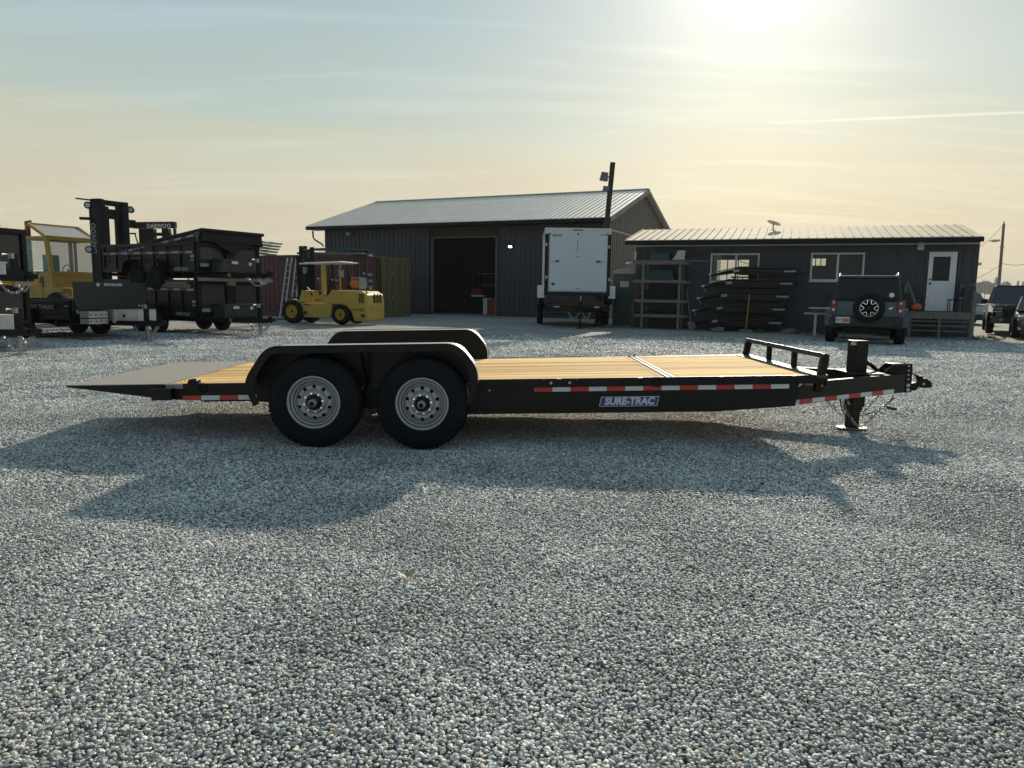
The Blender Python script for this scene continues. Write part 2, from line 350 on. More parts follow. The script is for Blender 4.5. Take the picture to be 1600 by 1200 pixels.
def stone_mat():
    m = bpy.data.materials.new('crushed stone'); m.use_nodes = True; N, L = m.node_tree.nodes, m.node_tree.links; b = N['Principled BSDF']
    b.inputs['Roughness'].default_value = .68; b.inputs['Specular IOR Level'].default_value = .38
    oi = N.new('ShaderNodeObjectInfo')
    cr = N.new('ShaderNodeValToRGB'); L.new(oi.outputs['Random'], cr.inputs[0]); r = cr.color_ramp; r.interpolation = 'CONSTANT'
    st = [(0, (.29, .30, .29)), (.14, (.40, .40, .375)), (.26, (.18, .195, .195)), (.38, (.47, .455, .41)), (.48, (.25, .265, .255)), (.58, (.35, .355, .34)), (.70, (.14, .15, .155)),
          (.76, (.50, .48, .43)), (.82, (.245, .27, .255)), (.88, (.36, .31, .25)), (.92, (.30, .325, .335)), (.96, (.58, .56, .50))]
    while len(r.elements) < len(st): r.elements.new(.5)
    for e, (p, c) in zip(r.elements, st): e.position = p; e.color = (*[min(.82, v*1.64) for v in c], 1)
    tc = N.new('ShaderNodeTexCoord')
    n = N.new('ShaderNodeTexNoise'); n.inputs['Scale'].default_value = 90; n.inputs['Detail'].default_value = 3; L.new(tc.outputs['Object'], n.inputs['Vector'])
    g = N.new('ShaderNodeNewGeometry')
    n2 = N.new('ShaderNodeTexNoise'); n2.inputs['Scale'].default_value = .8; n2.inputs['Detail'].default_value = 7; n2.inputs['Roughness'].default_value = .6; L.new(g.outputs['Position'], n2.inputs['Vector'])
    a = N.new('ShaderNodeMapRange'); L.new(n.outputs['Fac'], a.inputs[0]); a.inputs[1].default_value = .3; a.inputs[2].default_value = .7; a.inputs[3].default_value = .85; a.inputs[4].default_value = 1.12
    c = N.new('ShaderNodeMapRange'); L.new(n2.outputs['Fac'], c.inputs[0]); c.inputs[1].default_value = .38; c.inputs[2].default_value = .66; c.inputs[3].default_value = .72; c.inputs[4].default_value = 1.16
    mm = N.new('ShaderNodeMath'); mm.operation = 'MULTIPLY'; L.new(a.outputs[0], mm.inputs[0]); L.new(c.outputs[0], mm.inputs[1])
    mu = N.new('ShaderNodeVectorMath'); mu.operation = 'SCALE'; L.new(cr.outputs[0], mu.inputs[0]); L.new(mm.outputs[0], mu.inputs['Scale'])
    L.new(mu.outputs[0], b.inputs['Base Color'])
    return m
M['gravel'] = gravel_sheet_mat(); M['stone'] = stone_mat()
NEAR_D = 23.0
def build_ground():
    # graded grid: fine near the camera, coarse to the horizon
    def axis(a, b, step): return list(np.arange(a, b, step))
    xs = [-1500, -400, -120, -60, -36] + axis(-24, 24, .3) + [24, 36, 60, 120, 400, 1500]
    ys = [-400, -100, -30, -8] + axis(-2, 30, .3) + [30, 36, 48, 64, 100, 200, 500, 2500]
    vs = [(x, y, gh(x, y, 0)-.014 if (-24 <= x <= 24 and -2 <= y <= 30) else -.014) for y in ys for x in xs]; w = len(xs)
    fs = [(j*w+i, j*w+i+1, (j+1)*w+i+1, (j+1)*w+i) for j in range(len(ys)-1) for i in range(w-1)]
    o = MB().add(vs, fs, smooth=True).build('ground', 'gravel'); struct(o)
    # stones
    stones = bpy.data.collections.new('stone_kinds')
    rnd = random.Random(3)
    import bmesh
    for k in range(10):
        bm = bmesh.new(); n = rnd.choice((11, 13, 16, 20)); ax = (1, rnd.uniform(.62, .95), rnd.uniform(.34, .60))
        for i in range(n):
            t = i+.5; ph = math.acos(1-2*t/n); th = math.pi*(1+5**.5)*t
            q = rnd.uniform(.80, 1.12)
            bm.verts.new((ax[0]*math.cos(th)*math.sin(ph)*q*.5, ax[1]*math.sin(th)*math.sin(ph)*q*.5, ax[2]*math.cos(ph)*q*.5))
        bmesh.ops.convex_hull(bm, input=bm.verts)
        me = bpy.data.meshes.new('stone'); bm.to_mesh(me); bm.free(); me.materials.append(M['stone'])
        so = bpy.data.objects.new('stone', me); stones.objects.link(so)
    rng = np.random.default_rng(5); P = []
    def band(y0, y1, sp):
        for_y = np.arange(y0, y1, sp)
        for y in for_y:
            hw = .78*y+3.0
            x = np.arange(-hw, hw, sp); m = len(x)
            xx = x+rng.uniform(-.45, .45, m)*sp; yy = y+rng.uniform(-.45, .45, m)*sp
            P.append(np.stack([xx, yy, np.full(m, sp)], 1))
    band(.5, 4.6, .0140); band(4.6, 8.2, .0175); band(8.2, 12.0, .026); band(12.0, 16, .034); band(16, NEAR_D, .045)
    P = np.concatenate(P)
    x, y = P[:, 0], P[:, 1]
    z = (.010*np.sin(.9*x+.5*y)*np.sin(.7*y-.4*x+1.3) + .007*np.sin(2.7*x+1.1*y+.5)*np.sin(2.1*y-1.3*x) + .005*np.sin(5.3*x-2.2*y)*np.sin(4.7*y+1.9*x+2) - .009*np.exp(-((np.hypot(x+5, y+9)-13.3)/.13)**2) - .009*np.exp(-((np.hypot(x+5, y+9)-14.95)/.13)**2) - .008*np.exp(-((np.hypot(x-9, y-20)-16.2)/.15)**2))
    keep = rng.uniform(size=len(x)) < np.clip((NEAR_D-y)/5.0, 0, 1)*np.clip((.78*y+3.0-np.abs(x))/1.4, 0, 1)*np.clip((y-.5)/.6, 0, 1)
    z = z+rng.uniform(-.004, .005, len(z))
    n = len(x[keep]); me = bpy.data.meshes.new('gravel'); me.vertices.add(n)
    co = np.stack([x, y, z], 1)[keep].astype(np.float32); me.vertices.foreach_set('co', co.ravel())
    at_ = me.attributes.new('sz', 'FLOAT', 'POINT'); at_.data.foreach_set('value', (P[:, 2][keep]*1.09).astype(np.float32))
    g = bpy.data.objects.new('gravel', me); COL.objects.link(g)
    tag(g, 'grey crushed stone gravel covering the yard under the flatbed trailer', 'gravel', kind='stuff')
    ng = bpy.data.node_groups.new('scatter', 'GeometryNodeTree')
    ng.interface.new_socket('Geometry', in_out='INPUT', socket_type='NodeSocketGeometry'); ng.interface.new_socket('Geometry', in_out='OUTPUT', socket_type='NodeSocketGeometry')
    N, L = ng.nodes, ng.links
    gi = N.new('NodeGroupInput'); go = N.new('NodeGroupOutput')
    ci = N.new('GeometryNodeCollectionInfo'); ci.inputs['Collection'].default_value = stones; ci.inputs['Separate Children'].default_value = True; ci.inputs['Reset Children'].default_value = True
    ip = N.new('GeometryNodeInstanceOnPoints'); ip.inputs['Pick Instance'].default_value = True
    L.new(gi.outputs[0], ip.inputs['Points']); L.new(ci.outputs[0], ip.inputs['Instance'])
    ri = N.new('FunctionNodeRandomValue'); ri.data_type = 'INT'; ri.inputs['Min'].default_value = 0 if False else 0
    for s in ri.inputs:
        if s.type == 'INT' and s.name == 'Max': s.default_value = 9
        if s.type == 'INT' and s.name == 'Min': s.default_value = 0
    L.new([s for s in ri.outputs if s.type == 'INT'][0], ip.inputs['Instance Index'])
    rv = N.new('FunctionNodeRandomValue'); rv.data_type = 'FLOAT_VECTOR'
    rv.inputs[0].default_value = (-.42, -.42, 0); rv.inputs[1].default_value = (.42, .42, 6.283); rv.inputs['Seed'].default_value = 11
    L.new(rv.outputs[0], ip.inputs['Rotation'])
    rs = N.new('FunctionNodeRandomValue'); rs.data_type = 'FLOAT'
    for s in rs.inputs:
        if s.type == 'VALUE' and s.name == 'Min': s.default_value = .75
        if s.type == 'VALUE' and s.name == 'Max': s.default_value = 1.65
    rs.inputs['Seed'].default_value = 21
    na = N.new('GeometryNodeInputNamedAttribute'); na.data_type = 'FLOAT'; na.inputs['Name'].default_value = 'sz'
    mu = N.new('ShaderNodeMath'); mu.operation = 'MULTIPLY'
    L.new([s for s in rs.outputs if s.type == 'VALUE'][0], mu.inputs[0]); L.new(na.outputs[0], mu.inputs[1]); L.new(mu.outputs[0], ip.inputs['Scale'])
    L.new(ip.outputs[0], go.inputs[0])
    md = g.modifiers.new('scatter', 'NODES'); md.node_group = ng
build_ground()
# ------------------------------------------------------------ wood deck material
def plank_mat():
    m = bpy.data.materials.new('treated pine planks'); m.use_nodes = True; N, L = m.node_tree.nodes, m.node_tree.links; b = N['Principled BSDF']
    b.inputs['Roughness'].default_value = .85; b.inputs['Specular IOR Level'].default_value = .12
    tc = N.new('ShaderNodeTexCoord').outputs['Object']
    mp = N.new('ShaderNodeMapping'); mp.inputs['Scale'].default_value = (1.2, 34, 34); L.new(tc, mp.inputs[0])
    n = N.new('ShaderNodeTexNoise'); n.inputs['Scale'].default_value = 1.6; n.inputs['Detail'].default_value = 7; n.inputs['Roughness'].default_value = .65; n.inputs['Distortion'].default_value = .4; L.new(mp.outputs[0], n.inputs['Vector'])
    cr = N.new('ShaderNodeValToRGB'); L.new(n.outputs['Fac'], cr.inputs[0]); r = cr.color_ramp
    r.elements[0].position = .28; r.elements[0].color = (.50, .27, .08, 1); r.elements[1].position = .68; r.elements[1].color = (.98, .68, .30, 1)
    at1 = N.new('ShaderNodeAttribute'); at1.attribute_name = 'shade'
    mr = N.new('ShaderNodeMapRange'); L.new(at1.outputs['Fac'], mr.inputs[0]); mr.inputs[3].default_value = .70; mr.inputs[4].default_value = 1.14
    v = N.new('ShaderNodeVectorMath'); v.operation = 'SCALE'; L.new(cr.outputs[0], v.inputs[0]); L.new(mr.outputs[0], v.inputs['Scale'])
    k = N.new('ShaderNodeTexVoronoi'); k.inputs['Scale'].default_value = 1.3
    mp2 = N.new('ShaderNodeMapping'); mp2.inputs['Scale'].default_value = (1.4, 5, 5); L.new(tc, mp2.inputs[0]); L.new(mp2.outputs[0], k.inputs['Vector'])
    km = N.new('ShaderNodeMapRange'); L.new(k.outputs['Distance'], km.inputs[0]); km.inputs[1].default_value = .04; km.inputs[2].default_value = .09
    mx = N.new('ShaderNodeMix'); mx.data_type = 'RGBA'; L.new(km.outputs[0], mx.inputs[0]); mx.inputs[6].default_value = (.16, .07, .03, 1); L.new(v.outputs[0], mx.inputs[7])
    L.new(mx.outputs[2], b.inputs['Base Color'])
    bp = N.new('ShaderNodeBump'); bp.inputs['Strength'].default_value = .35; bp.inputs['Distance'].default_value = .004; L.new(n.outputs['Fac'], bp.inputs['Height']); L.new(bp.outputs[0], b.inputs['Normal'])
    return m
M['plank'] = plank_mat()
def plate_mat():
    m = bpy.data.materials.new('diamond tread plate'); m.use_nodes = True; N, L = m.node_tree.nodes, m.node_tree.links; b = N['Principled BSDF']
    b.inputs['Base Color'].default_value = (.46, .46, .45, 1); b.inputs['Roughness'].default_value = .36; b.inputs['Metallic'].default_value = .8
    tc = N.new('ShaderNodeTexCoord').outputs['Object']
    def wave(rot):
        mp = N.new('ShaderNodeMapping'); mp.inputs['Rotation'].default_value = (0, 0, R(rot)); mp.inputs['Scale'].default_value = (26, 60, 26); L.new(tc, mp.inputs[0])
        v = N.new('ShaderNodeTexVoronoi'); v.inputs['Scale'].default_value = 1.; v.inputs['Randomness'].default_value = .15; L.new(mp.outputs[0], v.inputs['Vector']); return v.outputs['Distance']
    a = N.new('ShaderNodeMath'); a.operation = 'MINIMUM'; L.new(wave(45), a.inputs[0]); L.new(wave(-45), a.inputs[1])
    c = N.new('ShaderNodeMapRange'); L.new(a.outputs[0], c.inputs[0]); c.inputs[1].default_value = .12; c.inputs[2].default_value = .28; c.inputs[3].default_value = 1; c.inputs[4].default_value = 0
    bp = N.new('ShaderNodeBump'); bp.inputs['Strength'].default_value = .8; bp.inputs['Distance'].default_value = .004; L.new(c.outputs[0], bp.inputs['Height']); L.new(bp.outputs[0], b.inputs['Normal'])
    return m
M['tread'] = plate_mat()
M['rampgrey'] = mat('grey dusty steel plate', (.30, .27, .235), .55, .0, var=.10, vs=30, bump=.5, bs=120)

# ------------------------------------------------------------ wheel builder (outer face towards -y)
def tyre_mb(r, w, rr_, tread=36, lug=True):
    h = w/2
    p = [(rr_-.012, -h*.80), (rr_+.006, -h*.93), (rr_+.03, -h*.97), (rr_+.045, -h*1.0), (rr_+.05, -h*.985), (rr_+(r-rr_)*.45, -h*1.03), (rr_+(r-rr_)*.62, -h*1.02), (rr_+(r-rr_)*.64, -h*1.0), (rr_+(r-rr_)*.82, -h*.97), (r-.022, -h*.90), (r-.010, -h*.80), (r-.003, -h*.62), (r, -h*.3)]
    q = [(a, -b) for a, b in reversed(p)]
    mb = MB().lathe(p+q, n=72)
    if lug:
        for i in range(tread):
            t = 2*math.pi*i/tread
            for s in (-1, 1):
                X = Matrix.Rotation(t, 4, 'Y')
                mb.box((0, s*h*.66, r-.003), (2*math.pi*r/tread*.6, h*.26, .004), None, 0, X)
    return mb
def rim_mb(rr_, w, depth=.045, holes=10):
    h = w/2
    p = [(rr_+.004, -h*.84), (rr_+.012, -h*.97), (rr_+.004, -h*1.0), (rr_-.008, -h*.98), (rr_-.011, -h*.92), (rr_-.0125, -h*.66), (rr_-.018, -h*.66), (rr_-.0195, -h*.88), (rr_-.034, -h*.80), (rr_-.036, -h*.46), (rr_-.042, -h*.46), (rr_-.044, -h*.74), (rr_-.052, -h*.74), (rr_-.056, -h*.60)]
    mb = MB().lathe(p, n=56)
    # disc: annulus with real round openings (ring of hole cells)
    ro, ri = rr_-.056, rr_*.46; yo, yi = -h*.60, -h*.72
    n = holes; k = 8
    vs = []; fs = []
    hr = (ro+ri)/2+.004; hs = .0155*rr_/.21
    def y_at(r):
        t = (r-ri)/(ro-ri); return yi+(yo-yi)*t - .012*math.sin(math.pi*t)
    for i in range(n):
        a0 = 2*math.pi*(i-.5)/n+math.pi/2; a1 = 2*math.pi*(i+.5)/n+math.pi/2; am = (a0+a1)/2
        outer = []
        # boundary points of the cell, 16 around
        for r_, A, B in ((ro, a0, a1),):
            outer += [(r_, A+(B-A)*j/4) for j in range(4)]
        outer += [(ro+(ri-ro)*j/4, a1) for j in range(4)]
        outer += [(ri, a1+(a0-a1)*j/4) for j in range(4)]
        outer += [(ri+(ro-ri)*j/4, a0) for j in range(4)]
        m = len(outer); cx, cz = hr*math.cos(am), hr*math.sin(am); base = len(vs)
        for r_, A in outer: vs.append((r_*math.cos(A), y_at(r_), r_*math.sin(A)))
        for r_, A in outer:
            X_, Z_ = r_*math.cos(A)-cx, r_*math.sin(A)-cz; l = math.hypot(X_, Z_); px_, pz_ = cx+X_/l*hs, cz+Z_/l*hs
            vs.append((px_, y_at(math.hypot(px_, pz_)), pz_))
        for r_, A in outer:
            X_, Z_ = r_*math.cos(A)-cx, r_*math.sin(A)-cz; l = math.hypot(X_, Z_); px_, pz_ = cx+X_/l*hs, cz+Z_/l*hs
            vs.append((px_, y_at(math.hypot(px_, pz_))+.02, pz_))
        for j in range(m):
            j2 = (j+1) % m
            fs += [(base+j, base+j2, base+m+j2, base+m+j), (base+m+j, base+m+j2, base+2*m+j2, base+2*m+j)]
    mb.add(vs, fs, 0, None, False)
    mb.lathe([(ro, yo), (ro+.006, yo-.004)], n=56)
    mb.lathe([(ri+.001, yi), (ri-.006, yi-.014), (ri-.02, yi-.016), (.062, yi-.014), (.060, yi+.03)], n=48)
    return mb, yi-.015
def wheel(parent, loc, rotz, r=.39, w=.235, rr_=.205, rimmat='silver', name='wheel', hub=True, lug=True, tread=60):
    t = tyre_mb(r, w, rr_, tread, lug).build('tyre', 'rubber')
    e = bpy.data.objects.new(name, None); COL.objects.link(e); e.parent = parent; e.location = loc; e.rotation_euler = (0, 0, rotz)
    t.parent = e
    mb, yf = rim_mb(rr_, w)
    mb.lathe([(rr_-.05, w*.3), (rr_-.05, -w*.2)], n=40)
    mb.build('rim', rimmat, e)
    if hub:
        hb = MB().lathe([(.058, yf+.02), (.058, yf-.018), (.050, yf-.022), (.0, yf-.022)], n=32)
        hb.lathe([(.034, yf-.02), (.034, yf-.062), (.026, yf-.070), (.012, yf-.071)], n=28, mi=1)
        hb.lathe([(.020, yf-.071), (.020, yf-.076), (0, yf-.076)], n=20)
        for i in range(8):
            a = 2*math.pi*i/8+.2; hb.cyl((.078*math.cos(a), yf+.004, .078*math.sin(a)), (.078*math.cos(a), yf-.020, .078*math.sin(a)), .0095, 6, 2, smooth=False)
        hb.build('hub', ['blackmatt', 'silver', 'chrome'], e)
    # dark inside
    MB().lathe([(rr_*.98, 0.02), (0, .02)], n=24).build('brake_drum', 'blackmatt', e)
    return e

# ------------------------------------------------------------ the flatbed tilt trailer
def main_trailer():
    T = thing('flatbed_trailer', 'black tandem axle tilt deck flatbed trailer with pine plank deck, parked on open gravel', 'trailer', (-1.20, 7.22, 0))
    tl = .029; RX = (0, -tl, 0)       # deck rides nose up
    def B(mb, name, m, parent=T, bevel=.003, **k): return mb.build(name, m, parent, rot=RX if parent is T else None, bevel=bevel, **k)
    YB = 1.04
    # main side beams
    for s in (-1, 1):
        mb = MB()
        prof = [(-1.62, .42), (-1.45, .395), (-1.05, .395), (.85, .253), (2.99, .248), (3.66, .288), (3.72, .50), (-1.62, .50)]
        y0, y1 = sorted((s*(YB-.004), s*(YB-.014)))
        mb.prism(prof, y0, y1)
        # flanges
        lo = prof[1:6]
        for a, b in zip(lo, lo[1:]): mb.beam((a[0], s*(YB-.05), a[1]), (b[0]+.003, s*(YB-.05), b[1]), .096, .012)
        mb.box((1.05, s*(YB-.05), .503), (5.34, .10, .012))
        # stiffener seams and gussets
        for x in (.93, 1.72): mb.box((x, s*(YB-.001), .33 if x > 1 else .40), (.012, .004, .15 if x > 1 else .2))
        mb.box((1.25, s*(YB-.001), .291), (.70, .004, .006))
        B(mb, 'side_beam', 'black')
        # rub rail: pieces with gaps, standing proud under the deck edge
        rb = MB()
        segs = [(.93, 1.60), (1.64, 2.30), (2.34, 3.0), (3.04, 3.62), (3.66, 3.84)]
        for a, b in segs:
            rb.box(((a+b)/2, s*(YB+.006), .518), (b-a, .010, .066))
        rb.box((2.2, s*(YB+.010), .484), (3.3, .012, .012)); rb.box((2.38, s*(YB-.0005), .522), (2.86, .003, .040))
        rb.box((-1.27, s*(YB+.004), .525), (.70, .010, .05)); rb.box((-1.28, s*(YB-.01), .475), (.66, .006, .05))
        B(rb, 'rub_rail', 'black')
        for a, b in ((-1.78, -1.0), (.93, 2.54), (2.62, 3.80)): B(MB().box(((a+b)/2, s*(YB-.031), .525), (b-a-.01, .054, .040)), 'edge_angle', 'steel_edge', bevel=.002)  # flange coloured pale to paint in sun glare along the deck edge
    # side beam behind wheels lower rear box
    mb = MB()
    mb.box((0, 0, .44), (.10, 2.0, .12)); mb.box((-1.5, 0, .46), (.08, 2.0, .10)); mb.box((2.4, 0, .44), (.08, 2.04, .12))
    for x in np.arange(-1.2, 3.7, .41): mb.box((float(x), 0, .475), (.045, 2.0, .05))
    mb.box((-.0, -.55, .36), (1.9, .08, .14)); mb.box((-.0, .55, .36), (1.9, .08, .14))
    B(mb, 'cross_members', 'blackmatt', bevel=0)
    # planks
    def deck(name, x0, x1):
        me_v = MB(); n = 11; w = 2*(YB-.06)/n; sh = []
        rnd = random.Random(len(name)+int(x0*10))
        for i in range(n):
            y = -YB+.06+w*(i+.5); c = rnd.random(); z = rnd.uniform(-.002, .002)
            me_v.box(((x0+x1)/2, y, .524+z), (x1-x0-.004, w-.012, .038)); sh += [c]*8
        for x in (x0+.05, x1-.05, (x0+x1)/2):
            for i in range(n):
                for d in (-.05, .05): me_v.cyl((x, -YB+.06+w*(i+.5)+d, .542), (x, -YB+.06+w*(i+.5)+d, .5455), .006, 6, 1); sh += [0.]*(12*2)
        o = B(me_v, name, ['plank', 'blackmatt'], bevel=0)
        at_ = o.data.attributes.new('shade', 'FLOAT', 'POINT'); at_.data.foreach_set('value', sh)
        return o
    deck('plank_deck', -1.78, 2.545); deck('plank_deck', 2.64, 3.80)
    mb = MB(); mb.box((2.572, 0, .528), (.035, 2.03, .036)); mb.box((2.618, 0, .528), (.03, 2.03, .036))
    B(mb, 'tilt_joint', 'black')
    mb = MB(); mb.box((3.865, 0, .535), (.125, 2.10, .030)); mb.box((3.925, 0, .50), (.010, 2.10, .10)); mb.box((3.775, 0, .548), (.02, 2.04, .006))
    B(mb, 'front_sill', mat('dusty olive black steel', (.05, .047, .04), .5))
    # D rings and latch plates along the near and far edge
    for s in (-1, 1):
        for x in (2.46, -1.45, .35, 3.35):
            if s < 0 and x in (.35, 3.35): continue
            mb = MB(); X = Matrix.Translation((x, s*(YB+.02), .515))
            mb.tube([(.032*math.cos(t), 0, .036*math.sin(t)-.01) for t in [2*math.pi*i/14 for i in range(14)]], .0065, 6, X=X, closed=True); mb.box((0, 0, .03), (.05, .02, .02), X=X)
            B(mb, 'tie_down_ring', 'blackmatt', bevel=0)
        mb = MB(); mb.box((1.63, s*(YB+.013), .52), (.26, .012, .055)); 
        for dx in (-.08, .08):
            mb.cyl((1.63+dx, s*(YB+.018), .515), (1.63+dx, s*(YB+.028), .515), .012, 8, 1)
            mb.box((1.63+dx+.06*(1 if dx > 0 else -1), s*(YB+.008), .548), (.012, .02, .014), None, 1)
        B(mb, 'latch_plate', ['black', 'zinc'], bevel=0)
        mb = MB(); mb.cyl((1.02, s*(YB-.002), .455), (1.02, s*(YB+.006), .455), .008, 8); B(mb, 'marker_bolt', 'zinc', bevel=0)
    mb = MB(); mb.box((-1.53, -YB+.02, .565), (.11, .07, .045), taper=(.5, .8)); mb.cyl((-1.58, -YB+.02, .56), (-1.48, -YB+.02, .56), .02, 10); B(mb, 'tail_hinge', 'blackmatt', bevel=.002)
    mb = MB(); mb.box((-1.53, YB-.02, .565), (.11, .07, .045), taper=(.5, .8)); B(mb, 'tail_hinge', 'blackmatt', bevel=.002)
    # knife-edge tail
    mb = MB(); mb.box((-2.215, 0, .546), (.86, 2.06, .006), mi=0)
    B(mb, 'ramp_plate', 'rampgrey', bevel=0)
    mb = MB()
    for s in (-1, 1):
        y0, y1 = sorted((s*(YB-.014), s*(YB-.026)))
        mb.prism([(-2.645, .543), (-2.63, .530), (-1.80, .415), (-1.62, .405), (-1.62, .542)], y0, y1)
    for x in (-2.4, -2.1, -1.85): mb.box((x, 0, .54-(x+2.645)*.07), (.03, 2.0, (x+2.645)*.13))
    mb.prism([(-2.645, .5425), (-2.63, .530), (-1.80, .41), (-1.80, .5425)], -.02, .02)
    mb.box((-2.2, 0, .5395), (.82, 2.02, .004))
    B(mb, 'ramp_frame', 'black', bevel=.002)
    # light box at the rear corner
    for s in (-1, 1):
        mb = MB(); mb.box((-1.79, s*(YB+.01), .462), (.17, .10, .095)); mb.box((-1.79, s*(YB+.01), .512), (.19, .11, .006), (0, -.05*0, 0), 1)
        mb.box((-1.877, s*(YB+.01), .462), (.006, .08, .07), None, 2)
        B(mb, 'tail_light_box', ['black', 'grey_panel', 'taillight'], bevel=.003)
    # reflective tape
    for s in (-1, 1):
        B(tape_mb(1.405, 3.60, s*(YB+.0045), .437, .475, 14), 'reflective_tape', ['red', 'white_tape'], bevel=0)
        B(tape_mb(-1.63, -.99, s*(YB+.0045), .405, .445, 4 if s < 0 else 4), 'reflective_tape', ['red', 'white_tape'], bevel=0)
    # fenders
    def rounded(path, rad, n=5):
        out = [path[0]]
        for a, p, b in zip(path, path[1:], path[2:]):
            A = Vector(a)-Vector(p); Bv = Vector(b)-Vector(p); A = A.normalized()*min(rad, A.length*.45); Bv = Bv.normalized()*min(rad, Bv.length*.45)
            for i in range(n+1):
                t = i/n; out.append(tuple(Vector(p)+A*(1-t)**2+Bv*t**2))
        return out+[path[-1]]
    path = rounded([(-.93, .385), (-.985, .52), (-.985, .615), (-.80, .877), (.775, .877), (.925, .685), (.935, .54), (.88, .375)], .10)
    for s in (-1, 1):
        y0, y1 = sorted((s*1.05, s*1.285))
        mb = MB(); mb.ribbon(path[4:-3], y0, y1, .004)
        B(mb, 'fender_top', 'tread', bevel=0)
        # outer skirt
        inner = []
        for i, (x, z) in enumerate(path):
            a = path[max(i-1, 0)]; b = path[min(i+1, len(path)-1)]; dx, dz = b[0]-a[0], b[1]-a[1]; l = math.hypot(dx, dz)
            wd = .058 if 2 < i < len(path)-3 else .05
            inner.append((x+dz/l*wd, z-dx/l*wd))
        mb = MB(); ys = (s*1.286, s*1.291)
        n = len(path); vs = [(x, ys[0], z) for x, z in path]+[(x, ys[0], z) for x, z in inner]+[(x, ys[1], z) for x, z in path]+[(x, ys[1], z) for x, z in inner]
        fs = []
        for i in range(n-1): fs += [(i, i+1, n+i+1, n+i), (2*n+i, 3*n+i, 3*n+i+1, 2*n+i+1), (i, 2*n+i, 2*n+i+1, i+1), (n+i, n+i+1, 3*n+i+1, 3*n+i)]
        mb.add(vs, fs)
        # bead and end returns
        mb.tube([(x, s*1.290, z) for x, z in path], .006, 6)
        B(mb, 'fender_skirt', 'black', bevel=0)
        # backing panel
        mb = MB(); y0, y1 = sorted((s*1.046, s*1.052))
        mb.prism([(x, z) for x, z in path if z > .50], y0, y1)
        for x in (-.055, .0): mb.beam((x, s*1.17, .872), (x*.2-.02, s*1.06, .50), .008, .05)
        mb.box((-.03, s*1.16, .87), (.24, .20, .01))
        B(mb, 'fender_panel', 'black', bevel=0)
    # wheels, axles, springs
    for x in (-.452, .452):
        for s in (-1, 1):
            wheel(T, (x, s*1.15, .39), 0 if s < 0 else math.pi, rr_=.213)
        MB().cyl((x, -1.08, .39), (x, 1.08, .39), .045, 16).build('axle', 'blackmatt', T)
    for s in (-1, 1):
        mb = MB()
        for cx in (-.452, .452):
            for k in range(4): mb.tube([(cx+u*(.40-.07*k), s*.86, .355+.05*u*u-.010*k) for u in np.linspace(-1, 1, 9)], .009, 4)
        mb.box((0, s*.86, .42), (.10, .06, .10)); mb.box((-.86, s*.86, .42), (.06, .06, .10)); mb.box((.86, s*.86, .42), (.06, .06, .12))
        mb.build('leaf_springs', 'blackmatt', T)
    # front rail
    mb = MB()
    zt = .545+.163
    mb.box((3.91, 0, zt), (.05, 2.10, .042), (0, .25, 0))
    for y in (-1.015, 1.015): mb.beam((3.855, y, .40 if y < 0 else .42), (3.91, y, zt-.005), .065, .010 if False else .060)
    for y in (-.34, .34): mb.beam((3.905, y, .55), (3.91, y, zt-.015), .05, .04)
    B(mb, 'front_rail', 'black', bevel=.005)
    mb = MB(); mb.cyl((3.87, -1.070, .46), (3.87, -1.076, .46), .012, 12); B(mb, 'marker_lamp', 'amber', bevel=0)
    # A-frame tongue
    mb = MB()
    for s in (-1, 1):
        a = Vector((3.52, s*1.0, 0)); b = Vector((5.10, s*.095, 0))
        d = (b-a).normalized(); nrm = Vector((-d.y, d.x, 0))*(-1 if s > 0 else 1)*-1
        def leg(z0a, z1a, z0b, z1b, w, off):
            pts = []
            for p, z0, z1 in ((a, z0a, z1a), (b, z0b, z1b)):
                for o_ in (off-w/2, off+w/2):
                    for z in (z0, z1): q = p+nrm*o_; pts.append((q.x, q.y, z))
            mb.add(pts, [(0, 1, 3, 2), (4, 6, 7, 5), (0, 4, 5, 1), (2, 3, 7, 6), (1, 5, 7, 3), (0, 2, 6, 4)])
        leg(.272, .462, .250, .432, .010, 0)
        leg(.454, .464, .424, .434, .062, -.03); leg(.268, .278, .248, .258, .062, -.03)
    # neck box
    mb.box((5.03, 0, .37), (.15, .17, .22))
    for y in (-.075, .075): mb.prism([(4.88, .43), (4.99, .526), (5.10, .528), (5.10, .43)], y-.005, y+.005)
    mb.box((5.045, 0, .530), (.11, .17, .008))
    mb.box((4.70, 0, .452), (.30, .50, .008))
    B(recalc_mb(mb), 'tongue', 'black', bevel=.003)
    # tape on both legs
    for s in (-1, 1):
        a = Vector((3.52, s*1.0, 0)); b = Vector((5.10, s*.095, 0)); d = (b-a); L_ = d.length; ang = math.atan2(d.y, d.x)
        X = Matrix.Translation((a.x, a.y, .292)) @ Matrix.Rotation(ang, 4, 'Z')
        B(tape_mb(.10, L_-.17, s*.0075, -.019, .021, 9, first=1, X=X, slope=-.011), 'reflective_tape', ['red', 'white_tape'], bevel=0)
    # adjustable coupler channel
    mb = MB()
    for y in (-.062, .062): mb.box((5.15, y, .388), (.085, .012, .288))
    mb.box((5.108, 0, .388), (.012, .124, .288))
    B(mb, 'coupler_channel', 'black', bevel=.002)
    mb = MB()
    for i in range(4): mb.cyl((5.155, -.0695, .508-.044*i), (5.155, -.067, .508-.044*i), .0095, 12)
    for z in (.318, .272): mb.cyl((5.15, -.068, z), (5.15, -.085, z), .019, 6, smooth=False)
    B(mb, 'coupler_bolts', 'zinc', bevel=0)
    mb = MB()
